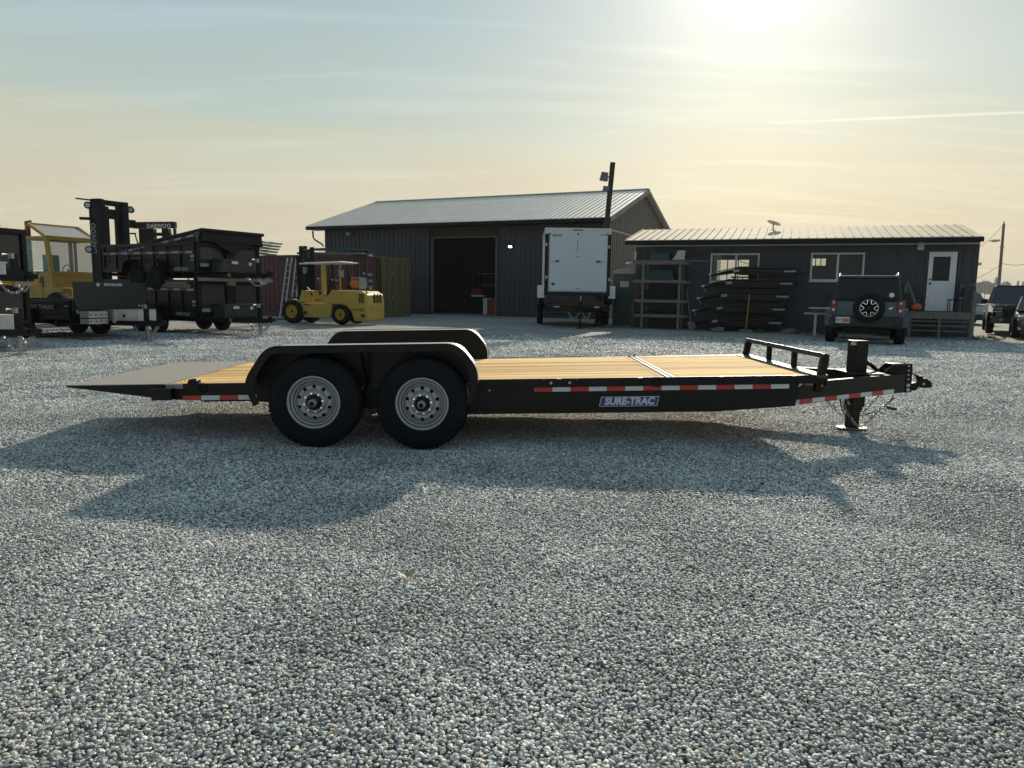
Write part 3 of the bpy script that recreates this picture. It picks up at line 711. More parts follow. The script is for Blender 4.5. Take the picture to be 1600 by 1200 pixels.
    mb.prism([(5.185, .255), (5.25, .255), (5.275, .285), (5.40, .285), (5.415, .305), (5.40, .345), (5.35, .378), (5.29, .375), (5.25, .34), (5.185, .325)], -.045, .045)
    mb.beam((5.21, 0, .435), (5.35, 0, .362), .03, .012); mb.beam((5.23, 0, .425), (5.385, 0, .36), .018, .010); mb.box((5.30, 0, .385), (.05, .05, .03))
    mb.cyl((5.275, -.047, .285), (5.275, -.055, .285), .014, 8, 1); mb.cyl((5.32, -.047, .325), (5.32, -.055, .325), .013, 8, 1)
    B(mb, 'coupler', ['blackmatt', 'zinc'], bevel=.004)
    # jack
    J = Matrix.Translation((4.635, -.02, 0)) @ Matrix.Rotation(R(14), 4, 'Z') @ Matrix.Rotation(R(.6), 4, 'Y')
    mb = MB(); mb.box((0, 0, .62), (.135, .135, .55), X=J); mb.box((0, 0, .27), (.125, .125, .16), X=J)
    mb.box((0, 0, .899), (.142, .142, .008), X=J); mb.box((.075, -.03, .30), (.02, .06, .12), X=J); mb.box((-.075, -.03, .33), (.03, .04, .10), X=J)
    mb.build('jack_tube', 'black', T, bevel=.004)
    mb = MB(); mb.box((0, 0, .13), (.095, .095, .25), X=J)
    mb.build('jack_leg', 'black', T, bevel=.003)
    mb = MB(); mb.prism([(.165*math.cos(t)*1.0, .125*math.sin(t)) for t in [R(a) for a in (20, 60, 120, 160, 200, 240, 300, 340)]], .020, .028, axis='z', X=J)
    mb.build('jack_foot', 'steel_edge', T)
    mb = MB(); mb.beam((-.07, -.05, .868), (-.125, -.05, .868), .02, .02, 1, J); mb.cyl((-.085, -.05, .875), (-.085, -.05, .89), .008, 8, 1, X=J); mb.cyl((-.11, -.05, .87), (-.11, -.05, .895), .006, 8, 1, X=J)
    mb.beam((-.07, -.05, .80), (-.115, -.05, .855), .018, .012, 0, J); mb.cyl((.068, 0, .86), (.085, 0, .86), .016, 8, 1, X=J)
    mb.tube([(-.075, -.05, .33), (-.10, -.05, .35), (-.115, -.05, .31), (-.10, -.05, .28), (-.085, -.05, .27)], .010, 6, 1, J)
    mb.build('jack_crank', ['black', 'zinc'], T)
    # spring arm and strut between jack and neck
    mb = MB(); mb.tube([(4.71, .02, .655), (4.75, .02, .675), (4.80, .02, .66), (4.90, .02, .575), (4.98, .02, .50)], .019, 10)
    mb.beam((4.865, .02, .43), (4.90, .02, .56), .03, .03); mb.cyl((4.76, -.0, .70), (4.765, -.0, .655), .008, 6)
    mb.build('tongue_strut', 'blackmatt', T)
    # cables and chains
    z0 = .40
    pts = [(4.38, -.30, .36), (4.43, -.28, .27), (4.50, -.27, .17), (4.58, -.22, .09), (4.66, -.16, .06), (4.75, -.10, .09), (4.85, -.05, .17), (4.97, -.03, .27), (5.04, -.02, .36)]
    chain_mb(smooth(pts)).build('safety_chain', 'zinc', T)
    pts = [(4.42, .25, .36), (4.50, .2, .22), (4.60, .12, .13), (4.72, .10, .11), (4.82, .08, .20), (4.92, .05, .34)]
    chain_mb(smooth(pts)).build('safety_chain', 'zinc', T)
    mb = MB(); mb.tube(smooth([(4.36, -.32, .37), (4.41, -.30, .22), (4.50, -.28, .16), (4.44, -.3, .30), (4.46, -.3, .36)]), .006, 6)
    mb.tube(smooth([(4.62, .02, .12), (4.80, .0, .16), (4.95, 0, .24), (5.06, 0, .33)]), .007, 6); mb.box((5.02, -.03, .225), (.09, .04, .028), (0, .2, 0))
    mb.build('wiring_harness', 'wire', T)
    # decals
    e = MB(); yb = -YB-.0015
    def para(x0, x1, z0, z1, sh, y, th, mi): 
        e.prism([(x0, z0), (x1-sh, z0), (x1, z1), (x0+sh, z1)], y-th, y, mi=mi)
    y_ = -(YB+.0042)+.004
    para(1.965, 2.485, .300, .385, .018, -(YB-.0005), .003, 1); para(1.971, 2.479, .305, .380, .017, -(YB+.0027), .0012, 0)
    d = B(e, 'maker_decal', ['blue', 'lettering'], bevel=0)
    text('SURE-TRAC', .084, 'lettering', d, (2.225, -(YB+.0042), .342), bold=.0045, shear=.18, sx=.98, ext=.0006)
    e = MB(); e.prism([(3.68, .445), (3.70, .500), (3.715, .470)], -(YB+.002), -(YB-.003), mi=1); e.prism([(3.705, .468), (3.74, .468), (3.735, .492), (3.71, .490)], -(YB+.0015), -(YB-.003), mi=0)
    for k in range(3): e.box((3.775, -(YB+.001), .490-.013*k), (.062, .003, .004), None, 1)
    B(e, 'small_decal', ['red', 'lettering'], bevel=0)
    return T
def smooth(p, n=6):
    p = [Vector(q) for q in p]; out = []
    for i in range(len(p)-1):
        a, b, c, d = p[max(i-1, 0)], p[i], p[i+1], p[min(i+2, len(p)-1)]
        for k in range(n):
            t = k/n; out.append(.5*((2*b)+(c-a)*t+(2*a-5*b+4*c-d)*t*t+(3*b-a-3*c+d)*t**3))
    return out+[p[-1]]
def recalc_mb(mb): return mb
main_trailer()
#@@PART3
# ------------------------------------------------------------ buildings
def local_frame(O, rz):
    O = Vector(O); u = Vector((math.cos(rz), math.sin(rz), 0)); v = Vector((-math.sin(rz), math.cos(rz), 0))
    def fp(px, py, yo=0.0):
        """local (x, z) where the sight line of a photo pixel meets the plane local y = yo"""
        r_ = rr*((px-800)/F) + uu*(-(py-600)/F) + fw; c = Vector((0, 0, CH)); p0 = O+v*yo
        t = (p0-c).dot(v)/r_.dot(v); q = c+r_*t
        return ((q-O).dot(u), q.z-O.z)
    return fp
def ribbed_wall(mb, x0, x1, z0, z1, y, step, rw=.05, rd=.025, mi=0, th=.12):
    mb.span((x0, y, z0), (x1, y+th, z1), mi)
    x = x0+step/2
    while x < x1-rw: mb.span((x, y-rd, z0), (x+rw, y-.0, z1), mi); x += step
def roof_slab(mb, x0, x1, ya, za, yb, zb, th=.06, rib=.3, mi=0, rmi=0, rh=.040):
    """one roof slope from eave (ya, za) to ridge (yb, zb)"""
    mb.prism([(ya, za), (yb, zb), (yb, zb+th), (ya, za+th)], x0, x1, axis='x', mi=mi)
    x = x0+.02
    d = Vector((0, yb-ya, zb-za)).normalized(); n = Vector((0, -d.z, d.y)) if d.y > 0 else Vector((0, d.z, -d.y))
    while x < x1:
        mb.beam(Vector((x, ya, za+th))+n*.02, Vector((x, yb, zb+th))+n*.02, .035, rh, rmi, upv=n); x += rib
M['roofgrey'] = mat('galvalume roof sheet', (.82, .78, .72), .52, .70, var=.06, vs=1.2, dirt=.06)
M['rooftan'] = mat('tan roof sheet', (.72, .62, .47), .85, .0, var=.10, vs=1.2, dirt=.08, spec=.08)

SHOP_O, SHOP_R = (4.78, 37.5, 0), R(-25)
def shop():
    T = thing('workshop', 'large charcoal metal shop building with open roll-up doorway and long grey ribbed roof', 'workshop', SHOP_O, SHOP_R)
    fp = local_frame(SHOP_O, SHOP_R)
    W, D, E, Rz = 18.1, 13.0, 5.18, 7.22
    dx0, dx1 = fp(675, 450)[0], fp(776, 450)[0]; dz = fp(725, 370)[1]
    mb = MB()
    ribbed_wall(mb, -W, dx0-3.6, 0, E, .0, .30); ribbed_wall(mb, dx0-3.6, dx0, 0, E, .0, .30); ribbed_wall(mb, dx1, 0, 0, E, .0, .30); ribbed_wall(mb, dx0, dx1, dz+.42, E, .0, .30)
    mb.build('front_wall', 'siding', T)
    # right gable wall; pale batten colour paints in the raking sunlight
    g = MB()
    g.prism([(.12, 0), (D, 0), (D, E), (D/2, Rz), (.12, E)], -.12, 0, axis='x')
    y = .2
    while y < D-.1:
        zt = E+(Rz-E)*(1-abs(y-D/2)/(D/2))-.1
        g.box((.02, y, zt/2), (.04, .06, zt), None, 1); y += .33
    g.box((.045, D/2, 4.55), (.05, D, .10), None, 1); g.box((.03, 6, 2.0), (.05, 12, .08), None, 1)
    g.build('gable_wall', ['siding2', mat('batten with painted sunlight', (.34, .31, .26), .6, dirt=.2)], T)
    b = MB(); b.prism([(.12, 0), (D, 0), (D, E), (D/2, Rz), (.12, E)], -W, -W+.12, axis='x'); b.build('side_wall', 'siding', T)
    b = MB(); b.span((-W+.12, D-.12, 0), (-.12, D, E)); b.build('back_wall', 'siding', T)
    MB().span((-W+.12, .12, -.02), (-.12, D-.12, .012)).build('shop_floor', 'concrete', T)
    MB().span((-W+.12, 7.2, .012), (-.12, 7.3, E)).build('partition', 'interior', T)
    r = MB(); k = (Rz-E)/(D/2); oh = .75
    roof_slab(r, -W-.75, .32, -oh, E-k*oh+.10, D/2, Rz+.10, .06, .30); roof_slab(r, -W-.75, .32, D+oh, E-k*oh+.10, D/2, Rz+.10, .06, .60)
    r.box((-W/2-.2, D/2, Rz+.17), (W+1.1, .4, .04))
    r.build('roof', 'roofgrey', T)
    f = MB()
    f.box((-W/2-.2, -oh-.05, E-k*oh+.03), (W+1.1, .12, .17), None, 1)       # gutter
    for s, ya in ((-1, -oh), (1, D+oh)):
        for xx in (.33, -W-.76): f.beam((xx, ya, E-k*oh+.02), (xx, D/2, Rz+.02), .04, .24, 0)
    f.build('fascia', ['trim', 'blackmatt'], T)
    s = MB(); s.span((-W-.7, -oh+.02, E-k*oh-.06), (.28, .05, E-k*oh+.02)); s.build('soffit', 'blackmatt', T)
    # left gutter spout
    s = MB(); s.tube(smooth([(-W-.5, -.5, E-.35), (-W-.5, -.4, E-.8), (-W-.15, -.15, E-1.1), (-W-.02, -.1, E-1.25)]), .05, 6); s.build('downpipe', 'blackmatt', T)
    # door header, jambs, sliding leaf
    h = MB(); h.span((dx0-.05, -.03, dz), (dx1+.05, .06, dz+.42)); h.build('door_header', 'darkwood', T)
    h = MB(); h.span((dx0-.02, -.06, 0), (dx0+.07, .12, dz)); h.span((dx1-.07, -.06, 0), (dx1+.02, .12, dz)); h.span((dx0+.07, -.06, dz-.06), (dx1-.07, .10, dz-.002)); h.build('door_frame', 'trim', T)
    a = fp(574, 440)[0]; l = MB(); ribbed_wall(l, a, dx0-.12, .05, E-.30, -.16, .30, th=.10); l.build('sliding_door', 'siding', T)
    lx, lz = fp(800, 385); m_ = MB(); m_.box((lx, -.12, lz), (.22, .2, .16), (.5, 0, 0), 0); m_.box((lx, -.24, lz-.03), (.18, .02, .10), (.5, 0, 0), 1); m_.build('wall_lamp', ['trim', 'lamp'], T)
    lx, lz = fp(547, 365); m_ = MB(); m_.box((lx, -.12, lz), (.28, .2, .2), (.4, 0, 0)); m_.build('flood_lamp', 'grey_plastic', T)
    # things in the doorway
    def inside(name, label, cat, x, y, m, parts):
        t = thing(name, label, cat, tuple(Matrix.Translation(SHOP_O) @ Matrix.Rotation(SHOP_R, 4, 'Z') @ Vector((x, y, .012))), SHOP_R)
        for nm, mm, mb in parts: mb.build(nm, mm, t)
    w = dx1-dx0
    sh = MB(); 
    for z in (.1, .9, 1.7, 2.4): sh.box((0, 0, z), (3.0, .6, .05))
    po = MB()
    for x in (-1.45, 1.45):
        for y in (-.27, .27): po.box((x, y, 1.25), (.06, .06, 2.5))
    inside('storage_shelf', 'dim steel shelving at the back of the open workshop', 'shelf', dx0+w*.55, 4.2, None, [('shelf_board', 'woodpost', sh), ('post', 'blackmatt', po)])
    c = MB(); c.box((0, 0, .45), (.85, .6, .9)); 
    for z in (.2, .45, .7): c.box((0, -.31, z), (.78, .02, .2))
    inside('tool_chest', 'red rolling tool chest inside the workshop doorway, right side', 'tool chest', dx0+w*.84, 1.3, None, [('cabinet', 'redbox', c)])
    c = MB(); c.box((0, 0, .45), (.5, .5, .9)); c.box((0, 0, .91), (.54, .54, .03))
    inside('cupboard', 'tall pale cupboard beside the red tool chest inside the workshop', 'cupboard', dx0+w*.68, 1.7, None, [('cabinet', 'offwhite', c)])
    c = MB(); c.box((0, 0, .5), (1.2, .8, 1.0)); l2 = MB(); l2.box((0, 0, 1.05), (.8, .5, .12)); l3 = MB(); l3.box((-.05, 0, 1.28), (.62, .5, .34), (0, .08, 0))
    inside('workbench', 'dark workbench with a red and white box on top inside the workshop', 'workbench', dx0+w*.38, 2.8, None, [('bench', 'blackmatt', c), ('white_box', 'offwhite', l2), ('red_box', 'redbox', l3)])
shop()

OFF_O, OFF_R = (4.9, 29.5, 0), R(-20.9)
def window(parent, fp, x0, x1, z0, z1, mull, label=None, blind=None, y=-.02):
    f = MB(); t = .06
    f.span((x0, y-.04, z0), (x1, y+.04, z0+t)); f.span((x0, y-.04, z1-t), (x1, y+.04, z1)); f.span((x0, y-.04, z0+t), (x0+t, y+.04, z1-t)); f.span((x1-t, y-.04, z0+t), (x1, y+.04, z1-t))
    for m in mull: f.span((m-.035, y-.035, z0+t), (m+.035, y+.03, z1-t))
    f.span((x0-.03, y-.07, z0-.05), (x1+.03, y+.02, z0+.0)); w = f.build('window', 'offwhite', parent)
    MB().span((x0+t, y-.005, z0+t), (x1-t, y+.003, z1-t)).build('pane', 'clear_glass', w)
    return w
def clear_glass():
    m = bpy.data.materials.new('clear window glass'); m.use_nodes = True; N, L = m.node_tree.nodes, m.node_tree.links
    N.clear(); o = N.new('ShaderNodeOutputMaterial'); g = N.new('ShaderNodeBsdfGlossy'); g.inputs['Roughness'].default_value = .03
    t = N.new('ShaderNodeBsdfTransparent'); t.inputs[0].default_value = (.75, .78, .76, 1); fr = N.new('ShaderNodeFresnel'); fr.inputs[0].default_value = 1.5
    x = N.new('ShaderNodeMixShader'); L.new(fr.outputs[0], x.inputs[0]); L.new(t.outputs[0], x.inputs[1]); L.new(g.outputs[0], x.inputs[2]); L.new(x.outputs[0], o.inputs[0]); return m
M['clear_glass'] = clear_glass()
def office():
    T = thing('office_building', 'low charcoal office building with tan ribbed metal roof and white door', 'office building', OFF_O, OFF_R)
    fp = local_frame(OFF_O, OFF_R)
    W, D, E, Rz = fp(1525, 450)[0], 6.0, 3.42, 4.02
    w1 = (fp(1110, 420)[0], fp(1186, 420)[0], fp(1150, 441)[1], fp(1148, 396)[1]); w2 = (fp(1266, 420)[0], fp(1350, 420)[0], fp(1308, 439)[1], fp(1308, 395)[1])
    dz0, dz1 = fp(1470, 487)[1], fp(1475, 392)[1]; dx = (fp(1447, 440)[0], fp(1494, 440)[0])
    global DECKZ; DECKZ = dz0
    mb = MB()
    def strip(x0, x1, z0, z1): ribbed_wall(mb, x0, x1, z0, z1, 0, .305, .035, .022)
    strip(0, w1[0], 0, E); strip(w1[0], w1[1], 0, w1[2]); strip(w1[0], w1[1], w1[3], E); strip(w1[1], w2[0], 0, E); strip(w2[0], w2[1], 0, w2[2]); strip(w2[0], w2[1], w2[3], E); strip(w2[1], dx[0], 0, E); strip(dx[0], dx[1], dz1, E); strip(dx[0], dx[1], 0, dz0); strip(dx[1], W, 0, E)
    mb.build('front_wall', 'siding', T)
    b = MB()
    b.prism([(.12, 0), (D, 0), (D, E), (D/2, Rz), (.12, E)], 0, .12, axis='x'); b.prism([(.12, 0), (D, 0), (D, E), (D/2, Rz), (.12, E)], W-.12, W, axis='x'); b.build('end_walls', 'siding', T)
    # rear wall with two daylight windows, so the front windows look through
    b = MB(); q = [fp(x_, 410, D-.1)[0] for x_ in (1120, 1171, 1266, 1291)]; ra = (q[0], q[1]); rb_ = (q[2], q[3]); z0, z1 = fp(1146, 438, D-.1)[1], fp(1146, 406, D-.1)[1]
    z2, z3 = fp(1278, 415, D-.1)[1], fp(1278, 404, D-.1)[1]; xm = (ra[1]+rb_[0])/2
    for (xa, xc, q0, q1, za, zb_) in ((.12, xm, ra[0], ra[1], z0, z1), (xm, W-.12, rb_[0], rb_[1], z2, z3)):
        b.span((xa, D-.12, 0), (xc, D, za)); b.span((xa, D-.12, zb_), (xc, D, E)); b.span((xa, D-.12, za), (q0, D, zb_)); b.span((q1, D-.12, za), (xc, D, zb_))
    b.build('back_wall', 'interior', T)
    b = MB()
    for a_, c_ in (ra, rb_):
        for x in np.linspace(a_, c_, 4): b.span((float(x)-.02, D-.1, z0 if a_ == ra[0] else z2), (float(x)+.02, D-.06, z1 if a_ == ra[0] else z3))
    b.build('rear_windows', 'offwhite', T)
    MB().span((.12, .12, .55), (W-.12, D-.12, .60)).build('office_floor', 'interior', T)
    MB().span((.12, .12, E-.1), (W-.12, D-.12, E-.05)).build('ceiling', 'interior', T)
    r = MB(); k = (Rz-E)/(D/2); oh = .45
    roof_slab(r, -.35, W-.02, -oh, E-k*oh+.06, D/2, Rz+.06, .04, .305, rh=.028); roof_slab(r, -.35, W-.02, D+oh, E-k*oh+.06, D/2, Rz+.06, .04, .61)
    r.build('roof', 'rooftan', T)
    f = MB(); f.box((W/2-.18, -oh-.06, E-k*oh-.01), (W+.34, .13, .15), None, 0); f.box((W/2, -.035, E-.20), (W+.0, .04, .05), None, 1)
    f.box((W/2-.18, -.22, E-.12), (W+.32, .44, .03), None, 0)
    for xx in (-.36, W-.01):
        for ya in (-oh, D+oh): f.beam((xx, ya, E-k*oh+.0), (xx, D/2, Rz+.0), .03, .16, 0)
    f.build('gutter', ['blackmatt', 'offwhite'], T)
    window(T, fp, *w1[:2], w1[2], w1[3], [(w1[0]+w1[1])/2+.05]); window(T, fp, *w2[:2], w2[2], w2[3], [(w2[0]+w2[1])/2+.02])
    b = MB()
    for i in range(9): b.box((w1[0]+.12+.03*i, .05, (w1[2]+w1[3])/2), (.015, .03, w1[3]-w1[2]-.14))
    b.build('blind', 'offwhite', T)
    # door
    d = MB(); d.span((dx[0]+.03, -.01, dz0+.02), (dx[1]-.03, .05, dz1-.03)); 
    wx0, wx1, wz0, wz1 = fp(1459, 400)[0], fp(1486, 400)[0], fp(1472, 439)[1], fp(1474, 401)[1]
    dd = MB(); dd.span((dx[0]+.03, -.02, dz0+.02), (wx0, .04, dz1-.03)); dd.span((wx1, -.02, dz0+.02), (dx[1]-.03, .04, dz1-.03)); dd.span((wx0, -.02, dz0+.02), (wx1, .04, wz0)); dd.span((wx0, -.02, wz1), (wx1, .04, dz1-.03))
    for k_ in range(2):
        for j in range(2): 
            xx = dx[0]+.15+.36*j; zz = dz0+.12+.33*k_; dd.span((xx, -.026, zz), (xx+.30, -.018, zz+.26))
    o = dd.build('door', 'white', T, bevel=.006)
    MB().span((wx0-.0, .0, wz0), (wx1, .01, wz1)).build('pane', 'glass', o)
    h = MB(); h.cyl((dx[0]+.12, -.02, dz0+.98), (dx[0]+.12, -.09, dz0+.98), .035, 10); h.cyl((dx[0]+.12, -.02, dz0+1.12), (dx[0]+.12, -.05, dz0+1.12), .03, 10); h.build('handle', 'blackmatt', o)
    g = MB(); g.span((dx[0]-.06, -.03, dz0), (dx[0]+.0, .08, dz1+.06)); g.span((dx[1], -.03, dz0), (dx[1]+.06, .08, dz1+.06)); g.span((dx[0], -.03, dz1), (dx[1], .08, dz1+.06)); g.build('door_frame', mat('blue grey trim', (.035, .04, .07), .5), T)
    lx, lz = fp(1438, 384); m_ = MB(); m_.box((lx, -.08, lz), (.20, .14, .30)); m_.box((lx, -.17, lz+.05), (.16, .05, .10), (.4, 0, 0)); m_.build('porch_lamp', 'offwhite', T)
    # downpipe, left corner
    s = MB(); s.tube([(.02, -.10, 3.0), (.02, -.14, 2.75), (.0, -.15, 2.6), (-.35, -.15, 2.52)], .045, 8); s.build('downpipe', 'offwhite', T)
    lx, lz = fp(1535, 372); s = MB(); lz = E-.15; s.box((W+.30, -.45, lz-.0), (.12, .10, .08)); s.box((W+.41, -.45, lz+.01), (.10, .14, .06)); s.beam((W+.15, -.42, lz), (W+.30, -.45, lz), .03, .03); s.box((W+.04, -.05, lz-.75), (.08, .08, .10), None); s.build('eave_camera', 'offwhite', T)
    s = MB(); s.tube(sag((.4, -.04, 3.0), (3.2, -.04, 3.05), .22, 14), .012, 4); s.tube(sag((3.2, -.04, 3.05), (5.0, -.04, 2.35), .1, 10), .010, 4); s.build('wall_cable', 'wire', T)
    # dish on the roof
    dxr, dzr = fp(1208, 350, 2.2)
    y0 = 2.3; zr = E+k*y0+.05; dxr = fp(1208, 356, y0)[0]; zt = fp(1208, 349, y0)[1]
    X = Matrix.Translation(OFF_O) @ Matrix.Rotation(OFF_R, 4, 'Z')
    t = thing('satellite_dish', 'flat tilted white dish on a thin mast above the office roof', 'dish', tuple(X @ Vector((dxr, y0, zr))), OFF_R)
    hh = zt-zr; m1 = MB(); m1.cyl((0, 0, 0), (0, 0, hh), .022, 8); m1.box((0, 0, .03), (.2, .2, .03)); m1.build('mast', 'blackmatt', t)
    m2 = MB(); m2.prism([(.27*math.cos(a_)+.0, .18*math.sin(a_)) for a_ in np.linspace(0, 2*math.pi, 25)[:-1]], -.015, .015, axis='z', X=Matrix.Translation((.02, 0, hh+.02)) @ Euler((R(-14), R(18), 0)).to_matrix().to_4x4()); m2.build('dish', 'offwhite', t)
office()
OX = Matrix.Translation(OFF_O) @ Matrix.Rotation(OFF_R, 4, 'Z'); ofp = local_frame(OFF_O, OFF_R)
def porch():
    yo = -1.5
    x0, x1 = ofp(1421, 490, yo)[0], ofp(1519, 490, yo)[0]; dz = ofp(1470, 487, yo)[1]
    dz = DECKZ
    t = thing('porch_deck', 'weathered wooden entrance deck with open rail front below the white office door', 'deck', tuple(OX @ Vector((x0, yo, 0))), OFF_R)
    w = x1-x0
    b = MB()
    for i in range(10): b.box((w/2, .075+.145*i, dz-.02), (w, .135, .035))
    b.build('deck_boards', 'woodgrey', t)
    b = MB(); b.box((w/2, -.015, dz-.13), (w, .04, .18)); b.build('rim_board', 'woodgrey', t)
    for i, z in enumerate((dz-.30, dz-.45, dz-.62)):
        b = MB(); b.box((w/2, -.01, z), (w, .03, .04)); b.build('rail', 'woodgrey', t)
    for x in (.03, w*.5, w-.03):
        b = MB(); b.box((x, .03, (dz-.05)/2), (.09, .06, dz-.05)); b.build('post', 'woodgrey', t)
    b = MB(); b.box((w+.03, .0, .78), (.10, .10, 1.56)); b.build('post', 'woodgrey', t)
    b = MB(); b.box((w-.12, 1.35, dz+.5), (.09, .09, 1.0)); b.build('post', 'woodgrey', t)
    b = MB(); b.box((.0, 1.3, dz+.48), (.09, .09, 1.0)); b.beam((.02, 1.2, dz+1.0), (.18, .3, dz+.30), .04, .09); b.beam((w+.02, .0, dz+.92), (w-.1, 1.35, dz+.95), .05, .09); b.build('hand_rail', 'woodgrey', t)
    for k in range(3):
        b = MB(); b.box((-.28-.26*k, .75, dz*(1-(k+1)/4)), (.30, 1.2, .045)); b.build('step', 'woodgrey', t)
    px_, pz = ofp(1434, 478, yo+.5)
    p = thing('pumpkin', 'round orange pumpkin on the porch deck beside the white door', 'pumpkin', tuple(OX @ Vector((px_, yo+.75, dz))), 0)
    m = MB(); n = 30; vs = []; ks = 9
    for j in range(ks+1):
        ph = math.pi*j/ks
        for i in range(n):
            th = 2*math.pi*i/n; r_ = .165*math.sin(ph)*(1+.07*abs(math.cos(th*5))-.07); vs.append((r_*math.cos(th), r_*math.sin(th), .145-.145*math.cos(ph)*(1-.25*math.exp(-((ph)/.5)**2))))
    m.add(vs, [(j*n+i, (j+1)*n+i, (j+1)*n+(i+1) % n, j*n+(i+1) % n) for j in range(ks) for i in range(n)], smooth=True); m.build('fruit', 'pumpkin', p)
    MB().tube([(0, 0, .27), (.01, 0, .31), (.04, 0, .33)], .018, 6).build('stem', 'darkwood', p)
    p = thing('potted_plant', 'dark leafy bushy plant standing behind the pumpkin on the porch', 'plant', tuple(OX @ Vector((px_+.12, yo+1.15, dz))), 0)
    m = MB(); m.cyl((0, 0, 0), (0, 0, .2), .10, 12, r2=.13); m.build('pot', 'blackmatt', p)
    m = MB(); rnd = random.Random(4)
    for i in range(170):
        d = Vector((rnd.gauss(0, 1), rnd.gauss(0, 1), rnd.gauss(.5, 1))).normalized()*rnd.uniform(.1, .30); c = Vector((0, 0, .42))+d; X = Matrix.Translation(c) @ Euler((rnd.uniform(0, 6), rnd.uniform(0, 6), rnd.uniform(0, 6))).to_matrix().to_4x4()
        m.add([(-.03, 0, 0), (0, -.015, 0), (.035, 0, .01), (0, .015, 0)], [(0, 1, 2, 3)], X=X)
    m.build('foliage', 'plantgreen', p)
    q = thing('black_chair', 'small dark folding chair at the right end of the porch', 'chair', tuple(OX @ Vector((x1-.35, yo+.95, dz))), OFF_R)
    m = MB(); m.box((0, 0, .42), (.42, .42, .04)); m.build('seat', 'blackmatt', q)
    m = MB(); m.box((.19, 0, .68), (.04, .42, .30), (0, .2, 0)); m.build('backrest', 'blackmatt', q)
    for sx in (-.18, .18):
        for sy in (-.18, .18): MB().beam((sx, sy, 0), (sx, sy, .42), .025, .025).build('leg', 'blackmatt', q)
porch()

def rack():
    yo = -1.3
    xs = [ofp(988, 450, yo)[0], ofp(1004, 450, yo)[0], ofp(1061, 450, yo)[0], ofp(1068, 450, yo)[0]]
    O = OX @ Vector((xs[0], yo, 0)); w = xs[3]-xs[0]; pz = [ofp(1030, y, yo)[1] for y in (494, 471, 440, 411)]
    t = thing('lumber_rack', 'four level timber storage rack loaded with boards beside the green portable toilet', 'rack', tuple(O), OFF_R)
    for i, z in enumerate(pz):
        b = MB(); b.box((w/2+.05, 0, z), (w+.1, .05, .09)); b.box((w/2+.05, .95, z), (w+.1, .05, .09))
        b.build('shelf_beam', 'woodgrey', t)
        b = MB(); 
        for k in range(5): b.box((w/2, .1+.19*k, z+.06), (w-.1, .16, .02))
        b.build('shelf_boards', 'woodpost', t)
    for x in (xs[1]-xs[0], xs[2]-xs[0]):
        for y in (.06, 1.0):
            b = MB(); b.box((x, y, (pz[3]-.05)/2), (.09, .09, pz[3]-.05)); b.build('post', 'woodgrey', t)
    b = MB(); b.box((.05, .0, pz[1]/2), (.12, .12, pz[1]+.1)); b.build('post', 'darkwood', t)
    # loads, one thing each
    def load(name, label, cat, x, y, z, m, f, grp=None):
        mb = MB(); f(mb); o = mb.build(name, m, None, tuple(OX @ Vector((xs[0]+x, yo+y, z))), (0, 0, OFF_R)); tag(o, label, cat, grp)
    top = pz[3]+.07
    load('board_stack', 'long pale boards overhanging the top shelf of the timber rack', 'boards', .9, .2, top, 'woodgrey', lambda m: [m.box((.1*k-.1, .13*k, .025), (2.6+.2*k, .12, .04)) for k in range(4)])
    load('timber_offcuts', 'small pile of pale offcuts on the rack top at its right end', 'offcuts', xs[2]-xs[0]-.1, .35, top+.05, 'offwhite', lambda m: [m.box((.02*k, 0, .05+.07*k), (.42-.05*k, .25, .055), (0, 0, .15*k)) for k in range(5)])
    load('green_bin', 'dark green lidded bin on top of the timber rack', 'bin', .95, .55, top+.05, 'teal', lambda m: [m.box((0, 0, .13), (.75, .5, .22), taper=(.9, .9)), m.box((0, 0, .26), (.80, .54, .04))])
    load('dark_sheets', 'dark bundled sheets on the second shelf from the top of the rack', 'sheets', .95, .5, pz[2]+.07, 'teal', lambda m: [m.box((.02*k, 0, .06+.07*k), (1.2-.1*k, .7, .05)) for k in range(5)])
    load('rubber_mats', 'dark stack of mats on the third shelf of the timber rack', 'mats', .9, .5, pz[1]+.07, 'blackmatt', lambda m: [m.box((.02*k, 0, .04+.05*k), (1.3, .7, .045)) for k in range(7)])
    load('pipe_bundle', 'bundle of thin pipes on the lowest rack shelf', 'pipes', .9, .3, pz[0]+.07, 'blackmatt', lambda m: [m.cyl((-.8, .09*k, .05), (.8, .09*k, .05), .04, 8) for k in range(5)])
rack()

